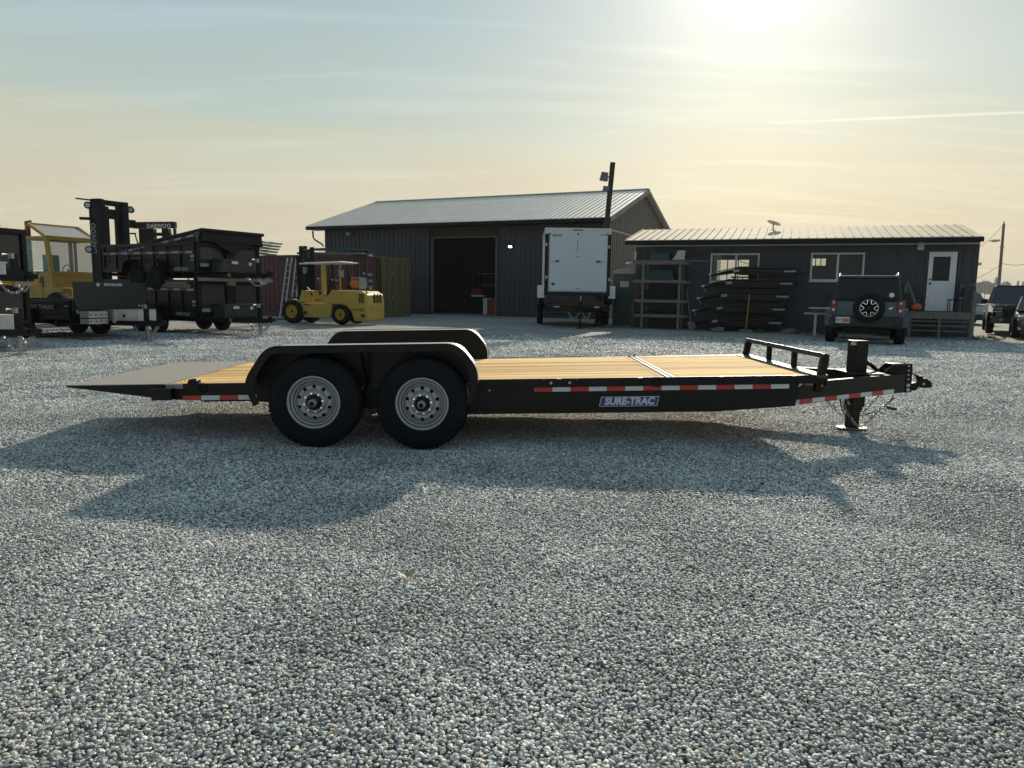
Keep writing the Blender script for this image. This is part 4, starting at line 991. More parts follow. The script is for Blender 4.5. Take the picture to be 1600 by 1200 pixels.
def toilet():
    d = 31.0; a = gnd(961, 505); c = at(980, 500, d)
    t = thing('portable_toilet', 'dark green portable toilet with pale curved roof behind the timber rack', 'portable toilet', (at(962, 500, 30.8).x+.55, 31.3, 0), R(-14))
    b = MB(); b.box((0, 0, 1.08), (1.12, 1.12, 2.16)); 
    for s in (-1, 1):
        for k in range(3): b.box((s*.565, -.35+.35*k, 1.05), (.02, .08, 1.8))
    b.build('cabin', 'teal', t)
    b = MB(); b.box((0, -.565, 1.02), (.80, .02, 1.86)); b.build('door', 'teal', t, bevel=.01)
    b = MB(); b.prism([(-.62, 2.16), (.62, 2.16), (.60, 2.26), (.35, 2.36), (0, 2.40), (-.35, 2.36), (-.60, 2.26)], -.60, .60); b.build('roof', 'grey_plastic', t)
    b = MB(); b.box((-.1, -.582, 1.72), (.34, .01, .24)); s = b.build('sign_plate', 'offwhite', t); 
    b = MB(); b.box((-.1, -.589, 1.76), (.22, .004, .05), None); b.box((-.1, -.589, 1.67), (.26, .004, .04)); b.build('sign_marks', 'lettering_dim', s)
    b = MB(); b.box((.33, -.59, 1.05), (.06, .04, .14)); b.build('handle', 'blackmatt', t)
toilet()

def frame_stack():
    """five black trailer frames stacked flat against the office wall"""
    yo = -1.25; ys = [508, 487, 467, 447, 428]
    for k in range(5):
        x0 = ofp(1088+2*k+(4 if k == 4 else 0), 480, yo)[0]; x1 = ofp(1248, 480, yo)[0]; z = ofp(1180, ys[k]-2, yo)[1]; L = x1-x0; sh = .10*k
        t = thing('stacked_trailer', ['lowest black trailer frame of the stack against the office wall, resting on blocks', 'second black trailer frame from the bottom of the stack by the office wall', 'middle black trailer frame of the stack under the first office window', 'fourth black trailer frame up in the stack beside the timber rack', 'topmost black trailer frame of the stack, rising in front of the window'][k], 'trailer frame', tuple(OX @ Vector((x0+sh-.25, yo, max(.16, z)))), OFF_R, 'black trailer frames stacked against the office wall')
        b = MB(); hz = .17
        for y in (0, .95):
            b.box((L/2+.25, y, .03), (L-1.0, .06, .09)); b.box((L/2+.25, y, hz), (L-1.3, .035, .04))
            b.beam((.75, y, .03), (.0, .45, -.10), .05, .08)
            b.box((L-.2, y, .03), (.12, .07, .12)); b.beam((L-.4, y, hz), (L-.15, y, .07), .04, .04); b.box((L-.08, y, .0), (.25, .03, .03))
            b.beam((.9, y, hz), (.3, y, .03), .035, .035)
            for x in np.linspace(.95, L-.4, 5): b.box((float(x), y, .10), (.035, .035, .13))
        for x in np.linspace(.8, L-.35, 7): b.box((float(x), .475, .02), (.05, .95, .06))
        b.box((L/2+.3, -.02, -.06), (L-1.5, .05, .07)); b.box((L/2+.25, .0, .27 if k < 4 else .2), (L-1.5, .04, .05)); b.box((L/2+.1, .30, .11), (L-1.6, .04, .20)); b.box((L/2+.2, .62, .08), (L-1.3, .04, .26))
        for x in np.linspace(1.0, L-.55, 7): b.beam((float(x), -.02, -.06), (float(x)+.12, -.02, .26 if k < 4 else .17), .03, .03)
        b.box((L-.9, .10, .12), (.5, .06, .22)); b.box((1.3, .2, .06), (.7, .3, .20))
        if k < 4:
            for x in (L*.45, L*.52): b.tube([(x+.10*math.cos(a), -.05, .09+.05*math.sin(a)) for a in np.linspace(0, math.pi, 7)], .02, 5)
        b.box((L/2+.25, -.012, hz+.023), (L-1.35, .02, .008), None, 1); b.box((L/2+.25, -.025, .078), (L-1.0, .02, .007), None, 1)  # thin grey strips paint bright edge highlights onto the rails
        b.build('frame', ['blackdeep', 'trim'], t)
        b = MB(); b.box((L-.52, -.034, .05), (.42, .006, .06)); b.build('reflective_tape', 'lettering_dim', t)
        b = MB(); b.box((.95, -.034, .06), (.20, .006, .09), (0, -.15, 0)); b.build('decal', 'lettering_dim', t)
        b = MB(); b.tube([(.05, .45, -.10), (.0, .42, -.2), (.10, .4, -.26)], .012, 5, 0); b.box((.02, .45, -.06), (.22, .08, .07), None, 0); b.build('coupler', 'zinc', t)
    for i, (px_, lab) in enumerate(((1122, 'pale wood block under the left end of the stacked trailer frames'), (1232, 'stained wood block under the right end of the stacked trailer frames'))):
        x = ofp(px_, 505, yo)[0]; b = MB(); b.box((0, .3, .05), (.45, .9, .10)); b.box((.05, .3, .125), (.30, .8, .05), (0, 0, .1))
        tag(b.build('wood_block', 'woodpost', None, tuple(OX @ Vector((x, yo-.05, .0))), (0, 0, OFF_R)), lab, 'wood block', 'blocks under the stacked frames')
frame_stack()
def brooms():
    for (pa, pb, yo, lab, hm, name) in (((1171, 460), (1166, 505), -1.55, 'orange handled push broom leaning on the stack of black trailer frames', 'rimyellow', 'push_broom'), ((1073, 452), (1081, 507), -1.4, 'grey handled shovel leaning beside the timber rack', 'woodgrey', 'shovel')):
        a = ofp(*pa, yo+.25); b_ = ofp(*pb, yo); O = OX @ Vector((b_[0], yo, 0))
        t = thing(name, lab, 'broom' if 'broom' in name else 'shovel', tuple(O), OFF_R)
        MB().tube([(0, 0, .06), ((a[0]-b_[0])/2, .13, (a[1])/2), (a[0]-b_[0], .25, a[1])], .018, 6).build('handle', hm, t)
        m = MB()
        if name == 'push_broom': m.box((0, 0, .05), (.42, .07, .10), (0, 0, .2))
        else: m.prism([(-.12, .0), (.12, .0), (.13, .25), (.03, .32), (-.03, .32), (-.13, .25)], -.01, .01)
        m.build('head', 'woodpost' if name == 'push_broom' else 'trim', t)
brooms()
def bench():
    yo = -2.6
    x0 = ofp(1256, 490, yo)[0]; z = ofp(1275, 490, yo)[1]; w = 1.6
    t = thing('work_table', 'grey metal trestle table holding scrap boards, left of the teal off-roader', 'table', tuple(OX @ Vector((x0, yo, 0))), OFF_R)
    MB().box((w/2, .3, z), (w, .6, .05)).build('tabletop', 'zinc', t)
    for x in (.38, 1.3):
        for y in (.08, .5): MB().box((x, y, z/2-.012), (.07, .07, z-.026)).build('leg', 'offwhite', t)
    b = MB(); b.box((.75, .3, .06), (1.1, .4, .09)); b.box((.7, .3, .13), (.9, .35, .04)); o = b.build('scrap_boards', 'carblue', None, tuple(OX @ Vector((x0, yo, z+.012))), (0, 0, OFF_R)); tag(o, 'dark flat boxes lying on the grey trestle table', 'boxes')
    b = MB(); b.box((.75, .3, .02), (1.2, .42, .04)); o = b.build('white_board', 'offwhite', None, tuple(OX @ Vector((x0, yo, z+.165))), (0, 0, OFF_R)); tag(o, 'pale board lying on top of the dark boxes on the trestle table', 'board')
bench()

# ------------------------------------------------------------ white box trailer riding on a flatbed
def box_trailer():
    O = (at(903, 460, 28.6).x, 28.6, 0); fp = local_frame(O, 0)
    z0 = fp(903, 462)[1]; z1 = fp(903, 357)[1]; x0, x1 = fp(852, 400)[0], fp(953.5, 400)[0]
    t = thing('enclosed_trailer', 'white enclosed cargo trailer with closed ramp door, carried on top of a black flatbed', 'enclosed trailer', (O[0], O[1], z0), R(-1))
    h = z1-z0; L = 5.2
    m = MB(); m.span((x0, .02, .12), (x1, L, h-.02)); 
    for y in np.arange(.6, L, .6):
        for x in (x0-.004, x1+.004): m.box((x, float(y), h/2), (.008, .03, h-.5))
    m.build('body', 'white', t, bevel=.03)
    m = MB(); m.span((x0-.02, -.03, 0), (x0+.13, .03, h-.22)); m.span((x1-.13, -.03, 0), (x1+.02, .03, h-.22)); m.span((x0+.13, -.03, 0), (x1-.13, .03, .14)); m.build('rear_frame', 'black', t)
    m = MB(); m.span((x0-.02, -.035, h-.22), (x1+.02, .03, h)); m.build('header', 'offwhite', t, bevel=.01)
    m = MB(); m.span((x0-.03, .0, h-.04), (x1+.03, L, h+.02)); m.build('roof', 'offwhite', t)
    a, b = fp(859, 400)[0], fp(948.5, 400)[0]; dz0 = fp(903, 455)[1]-z0; dz1 = fp(903, 364)[1]-z0
    dr = MB(); dr.span((a, -.07, dz0), (b, -.035, dz1)); dr = dr.build('ramp_door', mat('cool white door skin', (.60, .66, .69), .4, var=.03), t, bevel=.006)
    m = MB()
    for (px_, py_) in ((859.5, 365.5), (903.5, 366), (947.5, 367)):
        q = fp(px_, py_); m.cyl((q[0], -.075, q[1]-z0), (q[0], -.095, q[1]-z0), .035, 10)
    q = fp(903, 359.5); m.box((q[0], -.04, q[1]-z0), (.42, .02, .035)); m.build('marker_lamps', 'blackmatt', t)
    m = MB(); q = fp(870, 408); m.box((q[0]-.1, -.09, q[1]-z0), (.36, .02, .02), None, 1); m.box((q[0]+.02, -.10, q[1]-z0), (.16, .03, .05)); q = fp(935, 409); m.box((q[0]+.1, -.09, q[1]-z0), (.36, .02, .02), None, 1); m.box((q[0]-.02, -.10, q[1]-z0), (.16, .03, .05)); m.build('bar_locks', ['blackmatt', 'zinc'], dr)
    m = MB()
    for (px_, py_) in ((854, 382), (951.5, 386), (854, 433), (951.5, 437)):
        q = fp(px_, py_); m.cyl((q[0], -.035, q[1]-z0-.06), (q[0], -.035, q[1]-z0+.06), .05, 8)
    m.build('hinges', 'zinc', t)
    m = MB(); q = fp(902.5, 385); m.box((q[0], -.075, q[1]-z0), (.02, .01, .42)); q = fp(903.5, 401); m.box((q[0], -.078, q[1]-z0), (.09, .012, .025)); q = fp(902.5, 451); m.box((q[0], -.078, q[1]-z0), (.14, .012, .03)); m.build('door_marks', 'trim', dr)
    # makers marks: a bull-head like badge and name strip
    q = fp(864, 444); m = MB(); m.prism([(-.11, .06), (-.05, .03), (-.03, .05), (.03, .05), (.05, .03), (.11, .06), (.07, -.0), (.03, -.02), (.0, -.09), (-.03, -.02), (-.07, .0)], -.003, .0, X=Matrix.Translation((q[0], -.0715, q[1]-z0))); m.build('badge', 'blackmatt', dr)
    q = fp(870, 368); text('MIRAGE', .10, 'blackmatt', dr, (q[0], -.0725, q[1]-z0), shear=.4, bold=.003, ext=.001)
    q = fp(942, 367.5); m = MB(); m.box((q[0]-.02, -.072, q[1]-z0), (.2, .003, .02)); m.build('name_strip', 'blackmatt', dr)
    for s, xx in ((-1, x0), (1, x1)):
        m = MB(); pth = [(2.2, -.05), (2.2, .30), (2.3, .44), (4.1, .44), (4.2, .30), (4.2, -.05)]
        m.ribbon([(p[0]-2.0, p[1]) for p in pth], 0, .26, .012, X=Matrix.Translation((xx+(0 if s > 0 else -.26), 0.0, -.05)) @ Matrix(((0, 1, 0, 0), (1, 0, 0, 0), (0, 0, 1, 0), (0, 0, 0, 1))))
        m.span((xx+(.0 if s > 0 else -.26), .19, -.10), (xx+(.26 if s > 0 else .0), .21, .38))
        m.build('fender', 'white', t)
    for s, xx in ((-1, x0-.10), (1, x1+.10)):
        for y in (.75, 1.65):
            e = wheel(t, (xx, y, -.02), R(-90) if s < 0 else R(90), r=.34, w=.20, rr_=.19, lug=False, hub=False)
    # flatbed carrier, tongue towards the camera
    c = thing('carrier_trailer', 'black wood-decked flatbed carrying the white enclosed trailer, tongue towards the yard', 'trailer', (O[0], O[1]-.3, 0), R(-1))
    m = MB(); fx0, fx1 = x0+.05, x1-.05; zd = z0-.38
    m.span((fx0, 0, zd-.22), (fx1, .10, zd)); m.span((fx0, 0, zd-.20), (fx0+.08, 6, zd-.02)); m.span((fx1-.08, 0, zd-.20), (fx1, 6, zd-.02))
    for s in (-1, 1): m.beam((s*.95, .05, zd-.14), (s*.08, -1.25, zd-.16), .08, .14)
    m.box((0, .04, zd-.35), (fx1-fx0-.3, .06, .06)); m.build('frame', 'black', c)
    m = MB(); 
    for k in range(14): m.box((fx0+.1+(fx1-fx0-.2)*(k+.5)/14, 3.0, zd+.01), (.155, 6, .04))
    for k, zz in enumerate((.05, .12, .19)): m.box((-.1+.07*k, .15, zd+zz), (2.0-.15*k, .10, .055), (0, .02*(k-1), 0))
    m.build('plank_deck', 'darkwood', c)
    m = MB()
    for (x_, w_) in ((-.85, .22), (-.35, .22), (.28, .12), (.72, .2)): m.box((x_, -.012, zd-.06-.09*(abs(x_) < .5)), (w_, .008, .06))
    m.build('reflective_tape', 'white_tape', c)
    m = MB(); m.box((0, -1.35, zd-.14), (.14, .28, .12)); m.box((0, -1.05, zd+.05), (.12, .12, .5)); m.box((0, -1.05, (zd-.3)/2), (.08, .08, zd-.3)); m.box((0, -1.05, .015), (.24, .24, .02)); m.build('jack', 'blackmatt', c)
    m = MB(); m.cyl((0, -1.12, zd+.2), (0, -1.12, zd+.38), .025, 8); m.build('jack_handle', 'zinc', c)
    chain_mb(sag((-.42, -.75, zd-.22), (-.04, -1.2, zd-.2), .28, 14), .07, .012, .028).build('safety_chain', 'zinc', c)
    chain_mb(sag((.40, -.75, zd-.22), (.08, -1.2, zd-.2), .28, 14), .07, .012, .028).build('safety_chain', 'zinc', c)
    for s in (-1, 1):
        for y in (2.6, 3.5): wheel(c, (s*(x1-x0)/2+s*.12-.0+(x0+x1)/2, y, .38), R(-90) if s < 0 else R(90), r=.38, w=.24, rr_=.2, lug=False, hub=False)
        mm = MB(); mm.ribbon([(2.05, zd-.25), (2.15, .86), (3.95, .86), (4.05, zd-.25)], 0, .26, .01, X=Matrix.Translation(((x0+x1)/2+s*(x1-x0)/2+(-.02 if s > 0 else -.24), 0, 0)) @ Matrix(((0, 1, 0, 0), (1, 0, 0, 0), (0, 0, 1, 0), (0, 0, 0, 1)))); mm.build('fender', 'black', c)
box_trailer()
def lamp_pole():
    d = 32.0; a = at(957.5, 254, d); b = at(945, 380, d); b2 = b+(b-a)*(b.z/(a.z-b.z))
    t = thing('lamp_pole', 'dark square timber pole leaning behind the white trailer with floodlight near its top', 'lamp pole', tuple(b2))
    A = a-b2
    m = MB(); m.beam((0, 0, 0), A, .20, .20, upv=(0, 1, 0)); m.build('pole', 'woodpost' if False else mat('dark creosote timber', (.035, .033, .025), .85, var=.4, vs=6), t)
    q = at(944, 276, d-.15)-b2; m = MB(); m.box(q, (.34, .30, .34), (0, .15, 0), taper=(.8, .9)); m.beam(q, q+Vector((.3, .1, 0)), .06, .06); m.build('floodlight', 'trim', t)
    q = at(947, 295, d-.15)-b2; m = MB(); m.box(q, (.26, .22, .20), (0, .1, 0)); m.build('junction_box', 'grey_plastic' if False else 'trim', t)
lamp_pole()

# ------------------------------------------------------------ off-road car, seen from behind
def offroader():
    O = (at(1354, 480, 20.4).x, 20.4, 0)
    rz = R(-25.5); t = thing('off_road_car', 'teal grey boxy off-road car seen from behind with a spare wheel on its tailgate', 'car', O, rz)
    k = 1.04
    # body lower: side profile extruded across x
    prof = [(.0, .62), (.0, 1.16), (.06, 1.24), (3.35, 1.20), (4.35, 1.12), (4.45, .62), (4.15, .45), (.25, .45)]
    m = MB(); m.prism([(p[0], p[1]) for p in prof], -.93, .93, axis='x'); m.build('body', 'carblue', t, bevel=.04)
    # cabin with tumblehome
    def cab(y0, y1, z0, z1, w0, w1, dy0, dy1): return [(-w0, y0, z0), (w0, y0, z0), (w0, y1, z0), (-w0, y1, z0), (-w1, y0+dy0, z1), (w1, y0+dy0, z1), (w1, y1-dy1, z1), (-w1, y1-dy1, z1)]
    F6 = [(0, 3, 2, 1), (4, 5, 6, 7), (0, 1, 5, 4), (1, 2, 6, 5), (2, 3, 7, 6), (3, 0, 4, 7)]
    m = MB(); m.add(cab(.04, 3.1, 1.225, 1.88, .88, .775, .10, .45), F6); m.build('cabin', 'carplastic', t, bevel=.08, bseg=4)
    m = MB(); m.add(cab(.12, 2.75, 1.875, 1.94, .80, .76, .03, .06), F6); m.build('roof', 'carblue', t, bevel=.03)
    for s in (-1, 1):
        MB().tube([(s*.74, .25, 1.935), (s*.74, .35, 1.99), (s*.74, 2.4, 1.99), (s*.74, 2.5, 1.935)], .018, 6).build('roof_rail', 'chrome', t)
        m = MB(); vs = [(s*.872, .25, 1.28), (s*.872, 2.6, 1.28), (s*.798, 2.35, 1.80), (s*.798, .32, 1.80)]; m.add(vs, [(0, 1, 2, 3)]); m.add([(v[0]+s*.006, v[1], v[2]) for v in vs], [(3, 2, 1, 0)]); m.build('side_window', 'glass', t)
        # flares
        for y in (.86, 3.65):
            m = MB(); pts = [(-.56, .50), (-.50, .82), (-.34, .98), (0, 1.03), (.34, .98), (.50, .82), (.56, .50)]
            m.ribbon(pts, 0, .17, .05, X=Matrix.Translation((s*.90+(0 if s > 0 else -.17), y, 0)) @ Matrix(((0, 1, 0, 0), (1, 0, 0, 0), (0, 0, 1, 0), (0, 0, 0, 1)))); m.build('wheel_flare', 'carblue', t)
            wheel(t, (s*.90, y, .40), R(90)*s, r=.405, w=.27, rr_=.23, lug=False, hub=False, rimmat='blackmatt')
        # lamps: frame + lens
        lx = s*.845
        m = MB(); m.box((lx, -.03, 1.07), (.155, .10, .345)); l = m.build('tail_lamp', 'taillight', t, bevel=.015)
        m = MB(); m.box((lx, -.085, .965), (.07, .02, .07)); m.box((lx, -.085, 1.17), (.05, .02, .06)); m.build('reverse_lens', 'offwhite', l)
        m = MB(); m.box((s*1.10, 2.45, 1.36), (.20, .10, .22)); m.box((s*.99, 2.45, 1.28), (.16, .05, .05)); m.box((s*1.10, 2.45, 1.475), (.20, .11, .012), None, 1); m.build('door_mirror', ['carplastic', 'carblue'], t, bevel=.015)
    # tailgate: glass, panel, hinges, bumper
    m = MB(); vs = [(-.80, .03, 1.30), (.80, .03, 1.30), (.715, .115, 1.83), (-.715, .115, 1.83)]; m.add([(v[0], v[1]-.0, v[2]) for v in vs], [(0, 1, 2, 3)]); m.add([(v[0], v[1]-.008, v[2]) for v in vs], [(3, 2, 1, 0)]); g = m.build('rear_window', 'glass', t)
    m = MB(); m.box((.60, .015, 1.40), (.15, .005, .15), (-.16, 0, 0)); 
    m = MB(); m.cyl((.605, .040, 1.395), (.605, .028, 1.395), .065, 18); m.build('window_sticker', 'white', t)
    m = MB(); m.box((0, -.012, .985), (1.50, .025, .42)); tg = m.build('tailgate', 'carblue', t, bevel=.012)
    m = MB()
    for z in (.85, .93, 1.01, 1.09): m.box((.56, -.028, z), (.30, .012, .018))
    for dx in (-.04, .04): m.box((-.60+dx, -.028, 1.0), (.03, .012, .20))
    m.box((-.62, -.03, .83), (.12, .012, .025)); m.build('tailgate_pressings', 'carblue', tg)
    m = MB(); m.prism([(-.06, -.02), (-.03, .02), (.02, .025), (.06, .055), (.05, .01), (.02, -.01), (.0, -.05), (-.02, -.01)], -.036, -.028, X=Matrix.Translation((.60, 0, 1.03))); m.build('horse_badge', 'chrome', tg)
    m = MB(); m.box((0, -.09, .67), (1.86, .26, .26)); m.box((0, -.13, .55), (1.3, .2, .10)); m.build('rear_bumper', 'carplastic', t, bevel=.03)
    m = MB(); m.box((-.58, -.228, .685), (.36, .012, .17)); pl = m.build('number_plate', 'offwhite', t); m = MB(); m.box((-.50, -.236, .68), (.17, .004, .10)); m.build('plate_patch', mat('faded red print', (.45, .12, .10), .5), pl); text('2K7', .085, 'blue', pl, (-.68, -.2365, .68), bold=.002, ext=.001)
    m = MB(); m.box((0, .4, .38), (1.2, .5, .12)); m.cyl((-1.0, .86, .40), (1.0, .86, .40), .07, 12); m.box((0, -.10, .50), (.14, .14, .08)); m.cyl((.62, .1, .38), (.62, -.08, .38), .04, 10); m.build('underbody', 'blackmatt', t)
    # spare wheel
    e = bpy.data.objects.new('spare_wheel', None); COL.objects.link(e); e.parent = t; e.location = (.06, -.20, 1.03)
    tyre_mb(.405, .26, .245, 40, True).build('tyre', 'rubber', e)
    m = MB(); m.lathe([(.245, -.10), (.235, -.125), (.222, -.125), (.218, -.09), (.20, -.02), (0, -.02)], n=48); m.build('rim', 'blackgloss', e)
    m = MB(); m.lathe([(.238, -.118), (.234, -.130), (.224, -.130), (.222, -.118)], n=48)
    for i in range(6):
        a = math.pi/6+i*math.pi/3; X = Matrix.Rotation(-a, 4, 'Y')
        pts = [(.228, .046), (.118, .050)]
        for s in (-1, 1):
            pr = [(p[0], s*p[1]) for p in pts]
            for p, q in zip(pr, pr[1:]): m.beam((p[0], -.125, p[1]), (q[0], -.118, q[1]), .016, .02, X=X, upv=(0, 1, 0))
        
    for i in range(6):
        a = math.pi/6+i*math.pi/3
        p = Vector((.128*math.cos(a+.40), -.118, .128*math.sin(a+.40))); q = Vector((.128*math.cos(a+math.pi/3-.40), -.118, .128*math.sin(a+math.pi/3-.40))); m.beam(p, q, .016, .02, upv=(0, 1, 0))
    m.build('spoke_trim', 'chrome', e)
    m = MB(); 
    for i in range(6): a = math.pi/3*i; m.cyl((.05*math.cos(a), -.03, .05*math.sin(a)), (.05*math.cos(a), -.10, .05*math.sin(a)), .014, 8)
    m.lathe([(.075, -.02), (.075, -.09), (0, -.09)], n=24); m.build('hub', 'blackmatt', e)
offroader()

# ------------------------------------------------------------ parked cars at the right edge, seen from the front
def car(name, label, O, rz, paint, L=4.9, W=1.95, H=1.45, truck=False):
    """local -y is the nose"""
    t = thing(name, label, 'pickup' if truck else 'car', O, rz, 'vehicles parked right of the office')
    bh = .95*H/1.45 if not truck else 1.15
    hz = bh*.98
    if truck: sec = [(0, .45, .78), (.02, bh*.82, .80), (.12, bh*.97, .86), (1.45, bh*1.04, .95), (L-1.6, bh*1.03, .97), (L-.02, bh*1.02, .97)]
    else: sec = [(0, .55, .60), (.10, .70, .75), (.35, bh*.80, .85), (1.5, bh*.97, .93), (L-1.2, bh*1.02, .93), (L-.15, bh*1.0, .80)]
    vs = []; fs = []
    for (y, z, wf) in sec:
        w = W/2*wf; zb = .28 if not truck else .42
        ring = [(-w*.96, zb), (-w, zb+.12), (-w, z-.14), (-w*.93, z-.03), (-w*.7, z), (0, z+.02), (w*.7, z), (w*.93, z-.03), (w, z-.14), (w, zb+.12), (w*.96, zb)]
        vs += [(a, y, b) for a, b in ring]
    n = 11
    for i in range(len(sec)-1): fs += [(i*n+j, i*n+j+1, (i+1)*n+j+1, (i+1)*n+j) for j in range(n-1)]+[(i*n+n-1, i*n, (i+1)*n, (i+1)*n+n-1)]
    fs += [tuple(range(n-1, -1, -1)), tuple(range((len(sec)-1)*n, len(sec)*n))]
    b = MB().add(vs, fs, smooth=False).build('body', paint, t, bevel=.03)
    y0, y1 = (1.35, L-1.9) if truck else (1.35, L-.35); yt0, yt1 = (2.05, L-2.1) if truck else (2.15, L-1.25)
    z0 = bh*1.0; w0, w1 = W*.44, W*.36
    g = MB(); g.add([(-w0, y0, z0), (w0, y0, z0), (w0, y1, z0), (-w0, y1, z0), (-w1, yt0, H-.03), (w1, yt0, H-.03), (w1, yt1, H-.03), (-w1, yt1, H-.03)], [(0, 3, 2, 1), (4, 5, 6, 7), (0, 1, 5, 4), (1, 2, 6, 5), (2, 3, 7, 6), (3, 0, 4, 7)]); g.build('glasshouse', mat('windscreen', (.035, .045, .05), .08, spec=.6), t, bevel=.02)
    r = MB(); r.box((0, (yt0+yt1)/2, H-.01), (w1*2+.02, yt1-yt0+.04, .05)); 
    for s in (-1, 1):
        r.beam((s*w0, y0, z0), (s*w1, yt0, H-.02), .06, .06); r.beam((s*w0, y1, z0), (s*w1, yt1, H-.02), .06, .08); r.beam((s*w0*1.0, (y0+y1)/2+.2, z0), (s*w1, (yt0+yt1)/2+.1, H-.02), .04, .07)
    r.build('roof', paint, t, bevel=.02)
    for s in (-1, 1):
        for y in (.95, L-1.05): wheel(t, (s*(W/2-.12), y, .36 if not truck else .42), R(90)*s, r=.36 if not truck else .42, w=.24, rr_=.24, lug=False, hub=False, rimmat='blackmatt' if truck else 'silver')
        m = MB(); m.box((s*(W/2+.10), y0+.35, z0+.10), (.24, .12, .17)); m.build('door_mirror', 'carplastic', t, bevel=.02)
        m = MB(); zz = bh*.80 if truck else .72; m.box((s*W*.36, .05 if truck else .12, zz), (.30, .14, .14 if truck else .09), (0, 0, s*.25)); m.build('headlight', 'chrome', t, bevel=.02)
    m = MB()
    if truck:
        m.box((0, -.02, .86), (W*.55, .08, .36)); 
        m.build('grille', 'carplastic', t, bevel=.02); m = MB(); m.box((0, -.06, .55), (W*.92, .22, .24)); m.build('front_bumper', 'blackgloss', t, bevel=.04)
        m = MB()
        for s in (-1, 1): m.cyl((s*.62, -.18, .56), (s*.62, -.15, .56), .05, 12)
        m.build('fog_lamps', 'offwhite', t)
    else:
        m.box((0, .0, .45), (W*.6, .12, .20)); m.build('grille', 'carplastic', t, bevel=.02)
        m = MB(); m.box((0, .05, .30), (W*.8, .2, .10)); m.build('front_bumper', 'carplastic', t, bevel=.03)
    return t
g1 = gnd(1560, 519); car('pickup_truck', 'black pickup truck facing the yard, second from the office corner', (at(1582, 480, 27.5).x, 27.0, 0), R(-31), 'carblack', L=5.7, W=2.05, H=1.86, truck=True)
car('parked_car', 'grey blue sedan cut off by the right edge of the photo', (at(1603, 500, 24.5).x+.35, 24.0, 0), R(-33), mat('grey blue car paint', (.14, .155, .175), .22, .4, var=.03, coat=.6), L=4.7, W=1.85, H=1.42)
car('parked_car', 'beige silver car half hidden between the office corner and the black pickup', (at(1521, 490, 37.0).x, 37.0, 0), R(-20), 'carsilver', L=4.8, W=1.9, H=1.62)

# ------------------------------------------------------------ far things
def utility_pole():
    d = 75.0; a = at(1568.5, 350, d); b = at(1561, 441, d)
    base = Vector((b.x+(b.x-a.x)*(b.z/(a.z-b.z)), d, 0))
    t = thing('utility_pole', 'tall bare utility pole standing beyond the parked cars', 'utility pole', tuple(base))
    MB().cyl((0, 0, 0), (a.x-base.x, 0, a.z), .17, 12, r2=.12).build('pole', 'woodpost', t)
    m = MB(); m.box((a.x-base.x, 0, a.z+.1), (.08, .08, .3)); q = at(1566, 386, d); m.box((q.x-base.x, 0, q.z), (.5, .08, .08)); m.build('crossarm', 'woodpost', t)
    w = MB()
    for (p1, p2, dr) in (((1567, 352), (1500, 398), .6), ((1564, 412), (1500, 437), .5), ((1564, 411), (1625, 405), .4)):
        A = at(*p1, d)-base; Bq = at(*p2, 70 if p2[0] < 1560 else 78)-base; w.tube(sag(A, Bq, dr, 10), .022, 4)
    w.build('wires', 'wire', t)
utility_pole()
def conifer(x, y, h, seed, label, kind='conifer', grp='trees far beyond the yard'):
    rnd = random.Random(seed); t = thing('conifer_tree' if kind == 'conifer' else 'broadleaf_tree', label, 'tree', (x, y, 0), rnd.uniform(0, 6), grp)
    MB().cyl((0, 0, 0), (0, 0, h*.9), h*.02+.05, 8, r2=.03).build('trunk', 'bark', t)
    m = MB(); n = int(260 if kind == 'conifer' else 420)
    for i in range(n):
        if kind == 'conifer':
            z = h*(.12+.88*rnd.random()**.9); rad = (h-z)*.24*(.5+.6*rnd.random())+.1; a = rnd.uniform(0, 6.283); c = Vector((rad*math.cos(a), rad*math.sin(a), z-rad*.25)); s = .35*h/10*(.6+rnd.random())
            X = Matrix.Translation(c) @ Euler((rnd.gauss(0, .5), rnd.gauss(.3, .4), a)).to_matrix().to_4x4(); m.add([(-s, -s*.5, 0), (s, -s*.3, -.2*s), (s*1.2, s*.3, -.3*s), (-s, s*.5, 0)], [(0, 1, 2, 3)], X=X)
        else:
            d = Vector((rnd.gauss(0, 1), rnd.gauss(0, 1), rnd.gauss(0, 1))).normalized()*rnd.random()**.4; c = Vector((d.x*h*.34, d.y*h*.34, h*.62+d.z*h*.34)); s = .045*h*(.6+rnd.random())
            X = Matrix.Translation(c) @ Euler((rnd.uniform(0, 6), rnd.uniform(0, 6), rnd.uniform(0, 6))).to_matrix().to_4x4(); m.add([(-s, -s*.6, 0), (s, -s*.5, .1*s), (s*.8, s*.6, 0), (-s*.7, s*.5, .1*s)], [(0, 1, 2, 3)], X=X)
    m.build('crown', 'treefar', t)
TL = [(1529, 440, 960, 'broadleaf'), (1541, 437, 990, 'broadleaf'), (1552, 440, 940, 'broadleaf'), (1557, 433, 970, 'conifer'), (1572, 439, 930, 'broadleaf'), (1591, 439, 980, 'conifer'), (1599, 440, 960, 'conifer'), (1609, 436, 260, 'conifer'), (1621, 439, 250, 'broadleaf')]
TLL = ['pale far tree just right of the office corner, leftmost of the far row', 'rounded far tree between the office corner and the utility pole', 'low far tree just left of the tall thin conifer', 'tall thin far conifer left of the utility pole', 'low bushy far tree right of the utility pole', 'far pointed conifer above the black pickup, well right of the pole', 'far conifer at the right edge of the photo', 'far conifer just beyond the right edge of the photo', 'far rounded tree beyond the right edge of the photo']
for i, (px_, py_, d, kd) in enumerate(TL):
    if px_ > 1603: continue
    p = at(px_, py_, d); conifer(p.x, d, p.z, i+10, TLL[i], kd)
